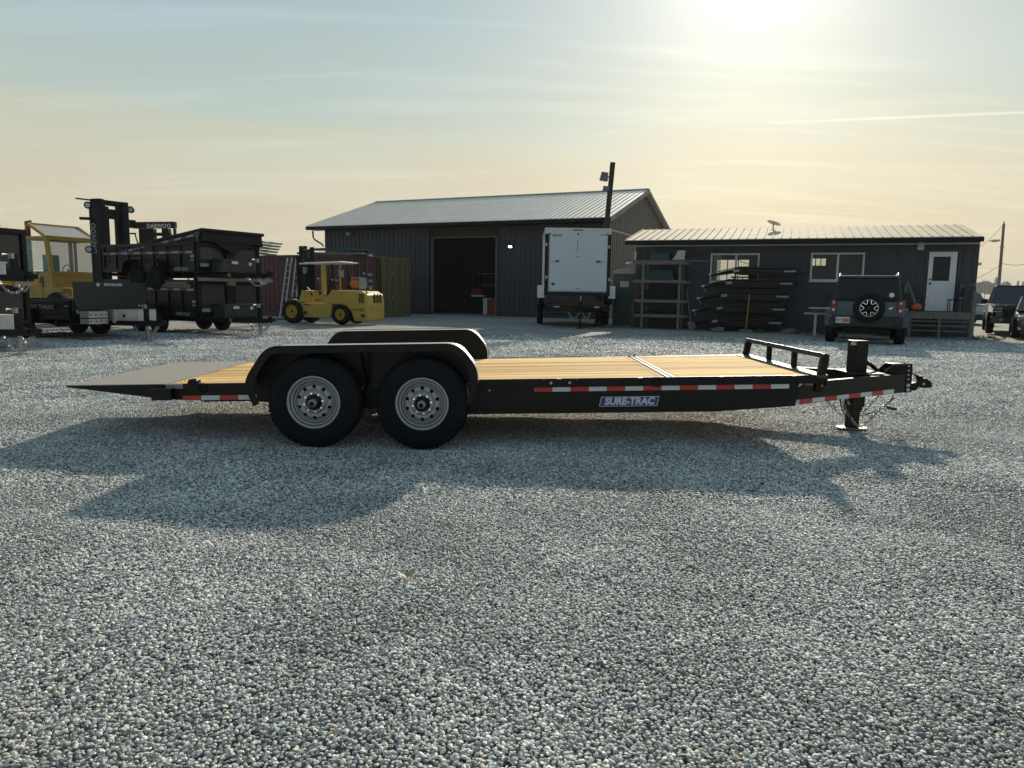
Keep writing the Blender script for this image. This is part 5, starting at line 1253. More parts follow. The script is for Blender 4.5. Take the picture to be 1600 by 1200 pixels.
def left_tree():
    """bare branch tip and its tree beyond the left edge"""
    d = 30.0; t = thing('bare_tree', 'thin leafy tree at the left edge rising behind the black trailers', 'tree', (at(-14, 400, d).x, d, 0))
    rnd = random.Random(9); c = at(-10, 350, d); h = c.z
    m = MB(); lv = MB(); m.cyl((0, 0, 0), (0, 0, h-.3), .12, 8, r2=.05)
    for i in range(26):
        z = h*(.45+.5*rnd.random()); a = rnd.uniform(0, 6.283); l = rnd.uniform(.35, .85); p = [Vector((0, 0, z)), Vector((math.cos(a)*l*.5, math.sin(a)*l*.5, z+l*.3)), Vector((math.cos(a)*l, math.sin(a)*l, z+l*.45))]
        m.tube(p, [.03, .018, .008], 5)
        for k in range(16):
            q = p[1].lerp(p[2], rnd.random())+Vector((rnd.gauss(0, .1), rnd.gauss(0, .1), rnd.gauss(0, .08))); s = .05; X = Matrix.Translation(q) @ Euler((rnd.uniform(0, 6), rnd.uniform(0, 6), 0)).to_matrix().to_4x4(); lv.add([(-s, 0, 0), (0, -s*.6, 0), (s, 0, 0), (0, s*.6, 0)], [(0, 1, 2, 3)], X=X)
    m.build('trunk', 'bark', t); lv.build('crown', 'treefar', t)
left_tree()
# dry leaves on the gravel
def dry_leaf(px_, py_, s, rz, label):
    p = gnd(px_, py_, .03); m = MB(); pr = [(-1, 0), (-.6, .35), (0, .5), (.2, .3), (.7, .45), (1, .1), (.75, -.2), (.3, -.35), (-.3, -.4)]
    m.add([(a*s, b*s, .012+.015*a*a+.01*b) for a, b in pr]+[(0, 0, .004)], [(i, (i+1) % 9, 9) for i in range(9)])
    o = m.build('dry_leaf', 'leaf', None, (p.x, p.y, gh(p.x, p.y)+.014), (.1, -.1, rz)); tag(o, label, 'leaf', 'dry leaves on the gravel')
dry_leaf(637, 895, .045, .5, 'pale curled dry leaf lying on the sunlit gravel in front of the trailer wheels')
dry_leaf(303, 677, .055, .9, 'small curled leaf in the trailer shadow left of the rear wheel')
dry_leaf(1153, 1180, .022, 2., 'tiny dry leaf on the near gravel at the bottom of the photo')
#@@PART4
# ------------------------------------------------------------ dump trailers on the left
def dump_trailer(name, label, O, alpha, dz=0., toolbox='grey_panel', L=4.3, top=1.30, tapes=True, lettering=True, group=None, swap=False, alu=False, W=2.1, jackfoot=True, tbw=1.35, tby=0., tbz=0.):
    """origin under the centre of the headboard; +x is the towing direction"""
    t = thing(name, label, 'dump trailer', (O[0], O[1], dz), -alpha, group); h = W/2
    m = MB()
    for s in (-1, 1):
        m.box((-L/2, s*.62, .43), (L, .09, .14)); m.beam((-.1, s*.75, .43), (1.62, s*.06, .43), .07, .12)
    for x in np.linspace(-L+.1, -.1, 9): m.box((float(x), 0, .44), (.05, W-.1, .10))
    m.build('frame', 'blackdeep', t, bevel=.004)
    b = MB()
    for s in (-1, 1):
        b.box((-L/2, s*(h-.02), (top+.5)/2), (L, .04, top-.5)); b.box((-L/2, s*h, top-.03), (L+.04, .10, .08)); b.box((-L/2, s*(h+.005), .55), (L, .07, .09)); b.box((-L/2, s*(h+.01), top-.26), (L, .05, .10))
        for x in np.linspace(-L+.05, -.05, 8): b.box((float(x), s*(h+.012), (top+.5)/2), (.06, .05, top-.52))
    b.box((-L/2, 0, .52), (L, W-.1, .04)); b.box((-L, 0, (top+.5)/2), (.05, W-.1, top-.5))
    b.build('dump_body', 'blackdeep', t, bevel=.004)
    b = MB(); b.box((.0, 0, (top+.5)/2), (.05, W, top-.5)); b.box((.04, 0, top-.03), (.10, W+.04, .09)); b.box((.03, 0, (top+.5)/2), (.10, .26, top-.5)); b.box((.03, 0, .56), (.10, W, .08))
    for s in (-1, 1): b.box((.03, s*(h-.04), (top+.5)/2), (.10, .09, top-.5))
    hb = b.build('headboard', 'blackdeep', t, bevel=.004)
    b = MB()
    for s in (-1, 1): b.prism([(s*.16, .64), (s*(h-.12), .64), (s*(h-.12), top-.12), (s*.22, top-.12)], .027, .034, axis='x')
    b.build('headboard_panel', 'grey_panel', t)
    if tapes:
        for s in (-1, 1): tape_mb(-L+.1, -.1, s*(h+.0375), top-.29, top-.23, 14).build('reflective_tape', ['red_dim', 'lettering_dim'], t)
    # fenders and wheels
    for s in (-1, 1):
        m = MB(); m.ribbon([(-3.05, .50), (-2.95, .78), (-2.75, .86), (-1.55, .86), (-1.35, .78), (-1.25, .50)], s*h if s > 0 else -h-.24, s*h+.24 if s > 0 else -h, .012)
        m.build('fender', 'blackdeep', t)
        for x in (-2.58, -1.72): wheel(t, (x, s*(h+.02), .34), 0 if s < 0 else math.pi, r=.34, w=.20, rr_=.19, lug=False, hub=False, rimmat='blackmatt')
    # toolbox
    if not alu:
        m = MB(); m.box((.40, tby, .68+tbz), (.50, tbw, .34)); m.box((.40, tby, .858+tbz), (.54, tbw+.05, .025)); tb = m.build('toolbox', toolbox, t, bevel=.008)
        m = MB(); m.box((.653, tby-.30*tbw/1.35, .78+tbz), (.006, .20, .08)); m.cyl((.65, tby+.22*tbw/1.35, .76+tbz), (.662, tby+.22*tbw/1.35, .76+tbz), .05, 14); m.build('toolbox_badge', 'offwhite', tb)
        m = MB(); m.box((.655, tby-.4*tbw, .70+tbz), (.006, .02, .02)); m.build('latch', 'zinc', tb)
    # jack, coupler, chain
    m = MB(); m.box((1.25, 0, .62), (.09, .09, .50)); m.build('jack', 'blackdeep', t)
    m = MB(); 
    if jackfoot: m.box((1.25, 0, .20), (.065, .065, .36)); m.box((1.25, 0, .012), (.2, .2, .02))
    else: m.box((1.25, 0, .32), (.065, .065, .12))
    m.build('jack_leg', 'zinc', t)
    m = MB(); m.box((1.25, -.05, .84), (.10, .05, .10)); m.tube([(1.25, -.08, .86), (1.25, -.22, .87), (1.32, -.26, .84)], .012, 5); m.build('jack_crank', 'zinc', t)
    m = MB(); m.box((1.70, 0, .46), (.26, .10, .09)); m.cyl((1.80, 0, .42), (1.80, 0, .51), .07, 12); m.box((1.66, 0, .53), (.16, .03, .05)); m.build('coupler', 'blackmatt', t, bevel=.008)
    chain_mb(sag((1.0, -.15, .37), (1.60, -.02, .37), .30 if jackfoot else .22, 16), .06, .009, .022).build('safety_chain', 'zinc', t)
    chain_mb(sag((1.05, .15, .37), (1.62, .03, .37), .18, 16), .06, .009, .022).build('safety_chain', 'zinc', t)
    if lettering: text('SURE-TRAC', .13, 'lettering_dim', t, (.55, -.495, .43), (R(90), 0, R(-22)), bold=.004, shear=.2); text('SURE-TRAC', .12, 'lettering_dim', t, (-.60, -h-.045, .58), bold=.004, shear=.2)
    m = MB(); m.box((-.10, -h-.04, .93), (.14, .008, .07)); m.box((-.10, -h-.04, .83), (.14, .008, .03)); m.box((.09, -h+.2, .70), (.008, .26, .09)); m.build('warning_stickers', 'lettering_dim', t)
    return t
A1 = R(30)
FO = Vector((-8.68, 20.0, 0))+Vector((math.sin(A1), math.cos(A1), 0))*1.05
GD = 'dump trailers stacked beside the forklift'
dump_trailer('dump_trailer', 'lower black dump trailer of the stacked pair, its jack standing on the gravel', FO, A1, 0, group=GD, top=1.52)
dump_trailer('dump_trailer', 'upper black dump trailer with lighter grey headboard panels, carried on the lower one', FO, A1, 1.24, group=GD, jackfoot=False)
def top_body():
    ca, sa = math.cos(A1), math.sin(A1); O = FO
    t = thing('dump_body_shell', 'tilted black dump body lying nose-up on top of the two stacked dump trailers', 'dump body', (O.x, O.y, 2.50), -A1, None)
    RY = (0, -R(7.0), 0); m = MB(); h = 1.02; L = 4.35
    z0, z1 = .02, .34
    for s in (-1, 1): m.box((-L/2+.25, s*h, (z0+z1)/2), (L, .04, z1-z0)); m.box((-L/2+.25, s*h, z1), (L, .09, .07)); m.box((-L/2+.25, s*h, z0+.03), (L, .08, .06))
    for s in (-1, 1):
        for x in np.linspace(-L+.35, .15, 7): m.box((float(x), s*(h+.02), (z0+z1)/2), (.05, .05, z1-z0))
    m.box((-L/2+.25, 0, z1-.12), (L, 2*h, .04)); m.box((.25, 0, (z0+z1)/2+.02), (.05, 2*h, z1-z0)); m.box((.28, 0, z1), (.12, 2*h+.08, .08))
    m.prism([(-1.0, z0+.22), (-.12, -.22), (.12, -.22), (1.0, z0+.22)], .10, .24, axis='x'); m.prism([(-.45, z0+.02), (-.12, -.28), (.12, -.28), (.45, z0+.02)], -.4, .10, axis='x')
    m.build('body', 'blackmatt', t, rot=RY, bevel=.004)
    for s in (-1, 1): tape_mb(-L+.4, .0, s*(h+.0475), z1-.14, z1-.08, 14).build('reflective_tape', ['red_dim', 'lettering_dim'], t, rot=RY)
    m = MB(); m.prism([(.01, .02), (.16, .30), (-.10, .30)], -.003, .0, X=Matrix.Translation((.12, -h-.05, .0))); m.build('gusset', 'grey_panel', t, rot=RY)
top_body()
def bearers():
    for i, (x, lab) in enumerate(((.35, 'tan timber bearer laid across the lower dump trailer under the upper tongue'), (-2.2, 'brown timber bearer between the two stacked dump trailers, by the wheels'))):
        m = MB(); m.box((0, 0, 0), (.10, 2.5, .09)); m.box((0, -.2, -.10), (.12, .22, .11)); X = Matrix.Translation(FO) @ Matrix.Rotation(-A1, 4, 'Z')
        if i: 
            m = MB(); m.box((0, 0, 0), (1.5, .25, .10)); m.box((.2, -.1, .08), (.9, .1, .06))
        p = X @ Vector((x if i == 0 else -1.0, 0 if i == 0 else -.98, (1.545 if i == 0 else 1.36)))
        tag(m.build('timber_bearer', 'woodpost', None, tuple(p), (0, 0, -A1)), lab, 'timber', 'timber packing in the trailer stack')
bearers()
A2 = R(22)
def alu_trailer():
    C = Vector((-10.6, 17.4, 0)); O = C+Vector((math.sin(A2), math.cos(A2), 0))*1.05
    t = dump_trailer('flat_front_dump_trailer', 'black dump trailer with plain dark grey headboard and bright aluminium toolboxes on its tongue', O, A2, 0, top=.95, lettering=False, alu=True, tapes=False)
    m = MB(); m.prism([(-1.05, 1.42), (1.05, 1.42), (1.03, .98), (.96, .70), (-.92, .70), (-1.02, .98)], .085, .10, axis='x'); m.build('front_shield', 'grey_panel', t, bevel=.004)
    text('SOUTHLAND', .085, 'lettering', t, (.105, .05, 1.355), (R(90), 0, R(90)), bold=.004)
    m = MB(); m.cyl((.10, -.37, 1.355), (.106, -.37, 1.355), .045, 16); m.build('round_badge', 'lettering', t)
    m = MB(); m.box((.55, .12, .585), (.40, 1.20, .30)); m.box((.55, .12, .74), (.43, 1.24, .02)); b = m.build('toolbox', 'alu', t, bevel=.008)
    m = MB(); m.box((.753, -.22, .60), (.008, .07, .07)); m.build('latch', 'blackmatt', b)
    m = MB(); m.box((.755, .45, .585), (.01, .55, .27)); m.build('lid_plate', 'offwhite', b); text('A', .11, 'trim', b, (.762, .42, .60), (R(90), 0, R(90)))
    m = MB(); m.box((.45, -.80, .64), (.30, .50, .15)); m.box((.45, -.80, .48), (.30, .50, .12))
    for y in np.linspace(-1.0, -.6, 4):
        for z in (.64, .48): m.cyl((.60, float(y), z), (.606, float(y), z), .02, 8, 1)
    m.build('ramp_plates', ['alu', 'blackmatt'], t)
    m = MB()
    for y in (-.62, .28): m.box((.40, y, .40), (.008, .20, .06), None, 0); m.box((.40, y+.24, .40), (.008, .20, .06), None, 1)
    m.box((.39, 0, .40), (.01, 1.9, .07), None, 2)
    m.build('reflective_tape', ['red', 'lettering', 'blackdeep'], t)
    text('GIANT TRAILERS', .13, 'lettering_dim', t, (-1.0, -1.105, .80), bold=.003)
    m = MB(); m.tube([(-2.2+.5*i/6, -1.105, .80+.03*math.sin(i)) for i in range(7)], .012, 4); m.build('swoosh', 'lettering_dim', t)
alu_trailer()
C3 = Vector((-9.42, 13.8, 0))-Vector((math.cos(A2), -math.sin(A2), 0))*1.25
GL = 'black trailers stacked at the left edge'
dump_trailer('dump_trailer', 'lowest black trailer at the left edge with light grey toolbox, jack touching the gravel', C3, A2, 0, toolbox='offwhite', tbw=.9, tby=-.14, tbz=-.13, top=1.30, lettering=False, group=GL)
dump_trailer('dump_trailer', 'upper tall-sided black trailer at the left edge with light grey toolbox', C3, A2, 1.02, toolbox='offwhite', tbw=.9, tby=-.22, tbz=-.13, top=1.42, lettering=False, group=GL, jackfoot=False)
def yard_blocks():
    p = Vector((C3.x, C3.y, 0)); X = Matrix.Translation(p) @ Matrix.Rotation(-A2, 4, 'Z')
    m = MB(); m.box((0, 0, 0), (.16, 2.2, .16)); tag(m.build('timber_bearer', 'ochre', None, tuple(X @ Vector((.25, 0, 1.39))), (0, 0, -A2)), 'ochre beam between the two trailers stacked at the left edge', 'timber', 'timber packing in the trailer stack')
yard_blocks()

# ------------------------------------------------------------ heavy ochre forklift with tall black mast
def heavy_forklift():
    d = 25.0; base = at(96, 470, d); O = (base.x, d, 0); rz = R(-25)
    t = thing('heavy_forklift', 'ochre heavy forklift with glazed cab, exhaust pipe and tall black mast, behind the black trailers', 'forklift', O, rz)
    # local x = travel direction, -y = visible side
    cw = .85; zf = .80; zc = 2.86; zr = 3.68
    m = MB(); m.box((-1.3, 0, 1.05), (3.6, 1.9, .65)); m.box((-2.2, 0, 1.55), (1.8, 1.7, .5)); m.box((.95, -.75, 1.0), (1.1, .35, .5)); m.box((.95, .75, 1.0), (1.1, .35, .5)); m.build('chassis', 'ochre', t, bevel=.03)
    # cab frame
    m = MB(); x0, x1 = -.62, .72; y0, y1 = -cw, cw; xb = .98
    P = lambda a, b, w=.10, h_=.10: m.beam(a, b, w, h_)
    for y in (y0, y1):
        P((x0, y, 1.2), (x0, y, zc)); P((x1, y, zc), (xb, y, 1.2), .12, .12); P((x0, y, zc), (x1, y, zc)); P((x0+.25, y, 1.2), (x0+.25, y, zc), .08, .08)
        m.box(((x0+xb)/2, y, 1.40), (xb-x0, .10, .75))
    P((x1, y0, zc), (x1, y1, zc), .16, .14); P((x0, y0, zc), (x0, y1, zc)); P((xb-.06, y0, 1.72), (xb-.06, y1, 1.72), .14, .12); m.box((xb-.05, 0, 1.35), (.08, 2*cw, .7))
    # visor roof: glazed sloping hood
    P((x0+.15, y0, zc), (x0+.45, y0, zr-.35), .07, .07); P((x0+.45, y0, zr-.35), (x1+.05, y0, zc), .09, .09); P((x0+.45, y0, zr-.35), (x0+.45, y1, zr-.35), .07, .07); P((x0+.15, y1, zc), (x0+.45, y1, zr-.35), .07, .07); P((x0+.45, y1, zr-.35), (x1+.05, y1, zc), .09, .09)
    m.build('cab_frame', 'ochre', t, bevel=.012)
    m = MB(); m.add([(xb-.06, y0+.06, 1.75), (xb-.06, y1-.06, 1.75), (x1, y1-.06, zc-.05), (x1, y0+.06, zc-.05)], [(0, 1, 2, 3)]); m.build('windscreen', 'tinted', t)
    m = MB(); m.add([(x0+.3, y0, 1.8), (xb-.2, y0, 1.8), (x1-.05, y0, zc-.06), (x0+.3, y0, zc-.06)], [(0, 1, 2, 3)]); m.add([(x0+.04, y0, 1.8), (x0+.2, y0, 1.8), (x0+.2, y0, zc-.06), (x0+.04, y0, zc-.06)], [(0, 1, 2, 3)]); m.build('side_window', 'tinted_side', t)
    m = MB(); m.add([(x0+.47, y0+.04, zr-.36), (x0+.47, y1-.04, zr-.36), (x1+.04, y1-.04, zc+.04), (x1+.04, y0+.04, zc+.04)], [(0, 1, 2, 3)]); m.build('roof_glass', mat('dusty roof glazing', (.35, .34, .30), .25, dirt=.2), t)
    m = MB(); m.box(((x0+xb)/2+.05, y0-.055, 1.35), (.62, .02, .50)); m.box(((x0+xb)/2+.1, y0-.06, 1.68), (.06, .03, .12)); m.build('door_panel', mat('brown grey panel', (.07, .06, .05), .6), t)
    m = MB(); m.box((-.15, 0, 1.65), (.5, .5, .12)); m.box((-.42, 0, 2.0), (.12, .5, .7)); m.build('driver_seat', 'blackmatt', t)
    m = MB(); m.tube([(.45+.0*math.cos(a), .18*math.cos(a), 1.85+.16*math.sin(a)) for a in np.linspace(0, 2*math.pi, 17)[:-1]], .015, 5, closed=True); m.cyl((.7, 0, 1.3), (.45, 0, 1.85), .03, 8); m.build('steering_wheel', 'blackmatt', t)
    e = (Matrix.Translation(O) @ Matrix.Rotation(rz, 4, 'Z')).inverted()
    q0 = e @ at(44, 366, 26.2); q1 = e @ at(42.5, 346, 26.2)
    MB().tube([(q1.x, q1.y, 1.2), tuple(q1), tuple(q1+(e.to_3x3() @ Vector((.10, 0, -.03))))], .09, 8).build('exhaust_pipe', 'darkwood', t)
    for (x, y) in ((1.35, -.95), (1.35, .95), (-2.3, -.8), (-2.3, .8)): wheel(t, (x, y, .55), 0 if y < 0 else math.pi, r=.55, w=.36, rr_=.28, lug=False, hub=False, rimmat='rimyellow')
    # mast, placed ahead of the cab; built square to the cab
    def wl(px_, py_, dd): return e @ at(px_, py_, dd)
    zt = at(160, 312, 23.4).z
    dm = 23.4
    L0 = wl(156, 400, dm-.2); R0 = wl(194, 400, dm+.7)
    mx_ = (L0.x+R0.x)/2
    m = MB()
    for q in (L0, R0):
        m.box((q.x, q.y, zt/2+.1), (.40, .20, zt-.2)); m.box((q.x-.20, q.y, zt/2), (.10, .22, zt-.5)); m.box((q.x+.12, q.y+(.10 if q is L0 else -.10), zt/2), (.16, .08, zt-.3))
    ya, yb = sorted((L0.y, R0.y))
    for z, hh in ((zt-.08, .16), (zt-.42, .30), (2.35, .14), (1.4, .2)): m.box((mx_, (ya+yb)/2, z), (.16, yb-ya, hh))
    m.box((mx_+.05, ya+.28, zt/2), (.14, .14, zt-.4)); m.box((mx_, yb-.22, zt/2), (.1, .1, zt-.6))
    m.beam((L0.x, L0.y-.1, zt-.06), (L0.x-.2, L0.y-.55, zt-.04), .08, .04); 
    m.build('mast', 'blackmatt', t, bevel=.01)
    m = MB()
    for (px_, py_, dd) in ((138.5, 321, dm-.5), (205, 328, dm+.9), (140.5, 390, dm-.5)):
        q = wl(px_, py_, dd); v = (e.to_3x3() @ Vector((.3, -1, 0))).normalized(); m.cyl(q, q+v*.12, .11, 14, 0); m.cyl(q+v*.12, q+v*.125, .07, 14, 1)
    q = wl(124, 341, dm-.4); q2 = wl(150, 342, dm-.2); m.tube([q, q2], .05, 6)
    q = wl(205, 350, dm+1); m.box(q, (.2, .2, .25)); m.build('work_lamps', ['blackmatt', 'lettering'], t)
    q = wl(147, 372, dm-.5); tx = text('DAEWOO', .20, 'lettering_dim', t, tuple(q), (R(90), R(90), 0), bold=.003); v = e.to_3x3(); tx.rotation_euler = (Matrix.Rotation(-rz, 3, 'Z') @ Euler((R(90), 0, 0)).to_matrix() @ Matrix.Rotation(R(90), 3, 'Z')).to_euler()
    m = MB()
    for y in (-.45, .45): m.box((mx_+.25, (ya+yb)/2+y, .9), (.08, .18, 1.0)); m.box((mx_+.9, (ya+yb)/2+y, .42), (1.3, .16, .06))
    m.build('fork', 'blackmatt', t)
heavy_forklift()
def second_mast():
    d = 29.0; c = at(241, 400, d); t = thing('mast_forklift', 'black forklift mast with pale lettering on its crossbeam, rising behind the dump trailers', 'forklift', (c.x, d, 0), R(-14))
    fp = local_frame((c.x, d, 0), R(-14))
    xl, xr = fp(209, 352)[0], fp(274, 356)[0]; zt = fp(222, 347)[1]; zb = fp(222, 357)[1]
    m = MB(); m.span((xl, -.08, zb), (xr, .10, zt)); 
    for a, b in ((214, 237), (250, 260)): m.span((fp(a, 370)[0], .10, .3), (fp(b, 370)[0], .30, zb))
    m.span((fp(214, 370)[0], .12, fp(240, 368)[1]), (fp(262, 370)[0], .26, fp(240, 363)[1])); m.span((fp(268, 370)[0], .1, zb-.35), (fp(271, 370)[0], .2, zb))
    m.beam((fp(211, 366)[0], 0, fp(211, 366)[1]), (fp(217, 384)[0], .1, fp(217, 384)[1]-.3), .05, .05); m.box((fp(208, 365)[0], 0, fp(208, 365)[1]), (.25, .08, .06))
    m.build('mast', 'blackmatt', t, bevel=.01)
    q = fp(250.5, 353.5); text('DAEWOO', .21, 'lettering', t, (q[0], -.085, q[1]), bold=.006, sx=1.15)
    m = MB(); m.box((.2, 2.0, 1.0), (1.7, 2.8, 1.0)); m.box((.2, 1.9, 2.5), (1.5, 1.6, .08))
    for x in (-.5, .9):
        for y in (1.2, 2.6): m.beam((x, y, 1.5), (x, y, 2.5), .07, .07)
    m.build('body', 'ochre', t, bevel=.03)
    for (x, y) in ((-.6, .9), (1.0, .9), (-.6, 3.0), (1.0, 3.0)): wheel(t, (x, y, .4), R(-90) if x < .2 else R(90), r=.4, w=.25, rr_=.2, lug=False, hub=False)
second_mast()

# ------------------------------------------------------------ shipping containers
def container(name, label, K, ang, L, W, H, m_, bars):
    """K: near bottom corner; +x along the door end, +y along the... long side runs to local -x"""
    t = thing(name, label, 'shipping container', (K[0], K[1], 0), ang)
    # local: long side along -x at y=0 (visible), door end along +y at x=0 (visible)
    def corr(n, a0, a1): 
        pr = []; st = (a1-a0)/n
        for i in range(n): a = a0+st*i; pr += [(a, 0), (a+st*.3, 0), (a+st*.5, .035), (a+st*.8, .035)]
        return pr+[(a1, 0)]
    m = MB(); m.sheet([(a, b+.03) for a, b in corr(max(6, int(L/.28)), -L+.1, -.1)], .14, H-.1, axis='z'); m.build('side_panel', m_, t)
    m = MB(); m.span((-L+.05, .08, .14), (-.06, W-.05, H-.06)); m.span((-L, 0, 0), (0, .12, .14)); m.span((-L, 0, H-.12), (0, .10, H)); m.span((-.12, -.01, .0), (0.01, .12, H+.01)); m.span((-L-.01, -.01, 0), (-L+.12, .12, H+.01)); m.span((-.12, W-.12, 0), (.01, W, H+.01)); m.span((-.10, .12, 0), (0, W-.12, .16)); m.span((-.10, .12, H-.14), (0, W-.12, H)); m.span((-L, .1, H-.07), (-.05, W, H-.02))
    m.build('body', m_, t, bevel=.01)
    for s in (0, 1):
        y0 = .13+s*(W-.26)/2; y1 = y0+(W-.26)/2-.01
        m = MB(); m.span((-.07, y0, .17), (-.02, y1, H-.15))
        for z in (.5, 1.05, 1.6, 2.15): m.span((-.02, y0+.04, z), (-.005, y1-.04, z+.30))
        dr = m.build('door', m_, t, bevel=.006)
        m = MB()
        for yy in (y0+.28, y1-.28): m.cyl((.03, yy, .15), (.03, yy, H-.15), .024, 6); m.box((.02, yy+.12, 1.15), (.02, .28, .03)); m.box((.01, yy, .18), (.04, .08, .08)); m.box((.01, yy, H-.18), (.04, .08, .08))
        m.build('locking_bar', bars, dr)
    return t
K1 = (at(541, 470, 33.5).x, 33.5); a1 = math.atan2(-.45, .893)
H1 = 2.92
c1 = container('shipping_container', 'maroon shipping container with a white logo fragment and lumber stacked on its roof', K1, a1, 6.1, 2.44, H1, 'maroon', 'offwhite' if False else mat('dull lock bar', (.16, .12, .12), .5))
k1fp = local_frame((K1[0], K1[1], 0), a1)
q = k1fp(533.5, 425.5); text('te', .68, 'lettering', c1, (q[0], .02, q[1]), bold=.006, ext=.004, sx=.75)
K2 = (K1[0]+2.44*math.sin(-a1)+.12, K1[1]+2.44*math.cos(a1)+.22)
m = MB()
for (z, yy, w_) in ((2.05, 1.75, .35), (2.08, 1.3, .2), (1.75, 1.8, .3), (1.45, 1.8, .3), (1.2, 1.8, .35)): m.box((.012, yy, z), (.006, w_, .14))
m.build('door_markings', 'lettering_dim', c1)
c2 = container('shipping_container', 'olive yellow shipping container with closed doors between the maroon one and the workshop', K2, a1, 6.1, 2.44, H1+.03, 'olive', mat('olive lock bar', (.13, .12, .05), .5))
m = MB()
for (z, yy, w_) in ((2.2, .9, .16), (.95, .9, .14)): m.box((.012, yy, z), (.006, w_, .16))
m.build('door_markings', 'lettering_dim', c2)
XK = Matrix.Translation((K1[0], K1[1], 0)) @ Matrix.Rotation(a1, 4, 'Z')
def on_container():
    o = MB(); 
    for k in range(6): o.box((-.05*k, .15+.32*k, 0), (3.3, .28, .10))
    x, z = k1fp(540, 397); tag(o.build('timber_planks', 'woodgrey', None, tuple(XK @ Vector((-1.25, .35, H1+.075))), (0, 0, a1+R(16))), 'grey timber planks laid across the maroon container roof at its right end', 'planks')
    o = MB(); rnd = random.Random(2)
    for k in range(7): o.box((rnd.uniform(-1, 1), rnd.uniform(0, 1), .05+.02*k), (.9, .5, .10), (0, rnd.uniform(-.05, .05), rnd.uniform(-.3, .3)))
    tag(o.build('green_tarpaulin', 'teal', None, tuple(XK @ Vector((-1.15, .8, H1+.14))), (0, 0, a1)), 'crumpled dark green tarpaulin on the planks above the maroon container', 'tarpaulin')
    base = at(404, 396, 36.2)
    for k in range(5):
        m = MB(); pts = [(-.42+.15*i+.03*k, .05*math.sin(i*.9+.3)+.03) for i in range(7)]
        m.ribbon(pts, 0, .9, .06)
        for y in (.0, .85): m.tube([(p[0], y, p[1]-.02) for p in pts], .03, 5)
        o = m.build('wheel_fender', 'grey_plastic', None, (base.x+.05*k, 36.0, H1+.10+.135*k), (0, 0, a1+R(8)))
        tag(o, 'grey curved metal fender, '+('lowest', 'second from the bottom', 'middle one', 'second from the top', 'topmost')[k]+' of the stack on the container', 'fender', 'grey fenders stacked on the maroon container')
on_container()
def ladders():
    for i, (pa, pb, lab) in enumerate((((441, 466), (449, 403), 'silver ladder leaning on the maroon container, left of the pair'), ((456, 466), (463, 403), 'silver ladder leaning on the maroon container, right of the pair'))):
        A = at(*pa, 32.6); Bq = at(*pb, 33.6); t = thing('ladder', lab, 'ladder', (A.x, A.y, 0), 0, 'ladders leaning on the maroon container')
        dv = Bq-A; low = A-dv*(A.z/dv.z); top_ = Bq
        o = Vector((A.x, A.y, 0))
        for s in (-.0, .20): MB().beam(low-o+Vector((s, 0, 0)), top_-o+Vector((s, 0, 0)), .05, .05).build('rail', 'zinc', t)
        n = 9
        for k in range(1, n): p = low.lerp(top_, k/n)-o; MB().beam(p, p+Vector((.20, 0, 0)), .035, .035).build('rung', 'zinc', t)
ladders()

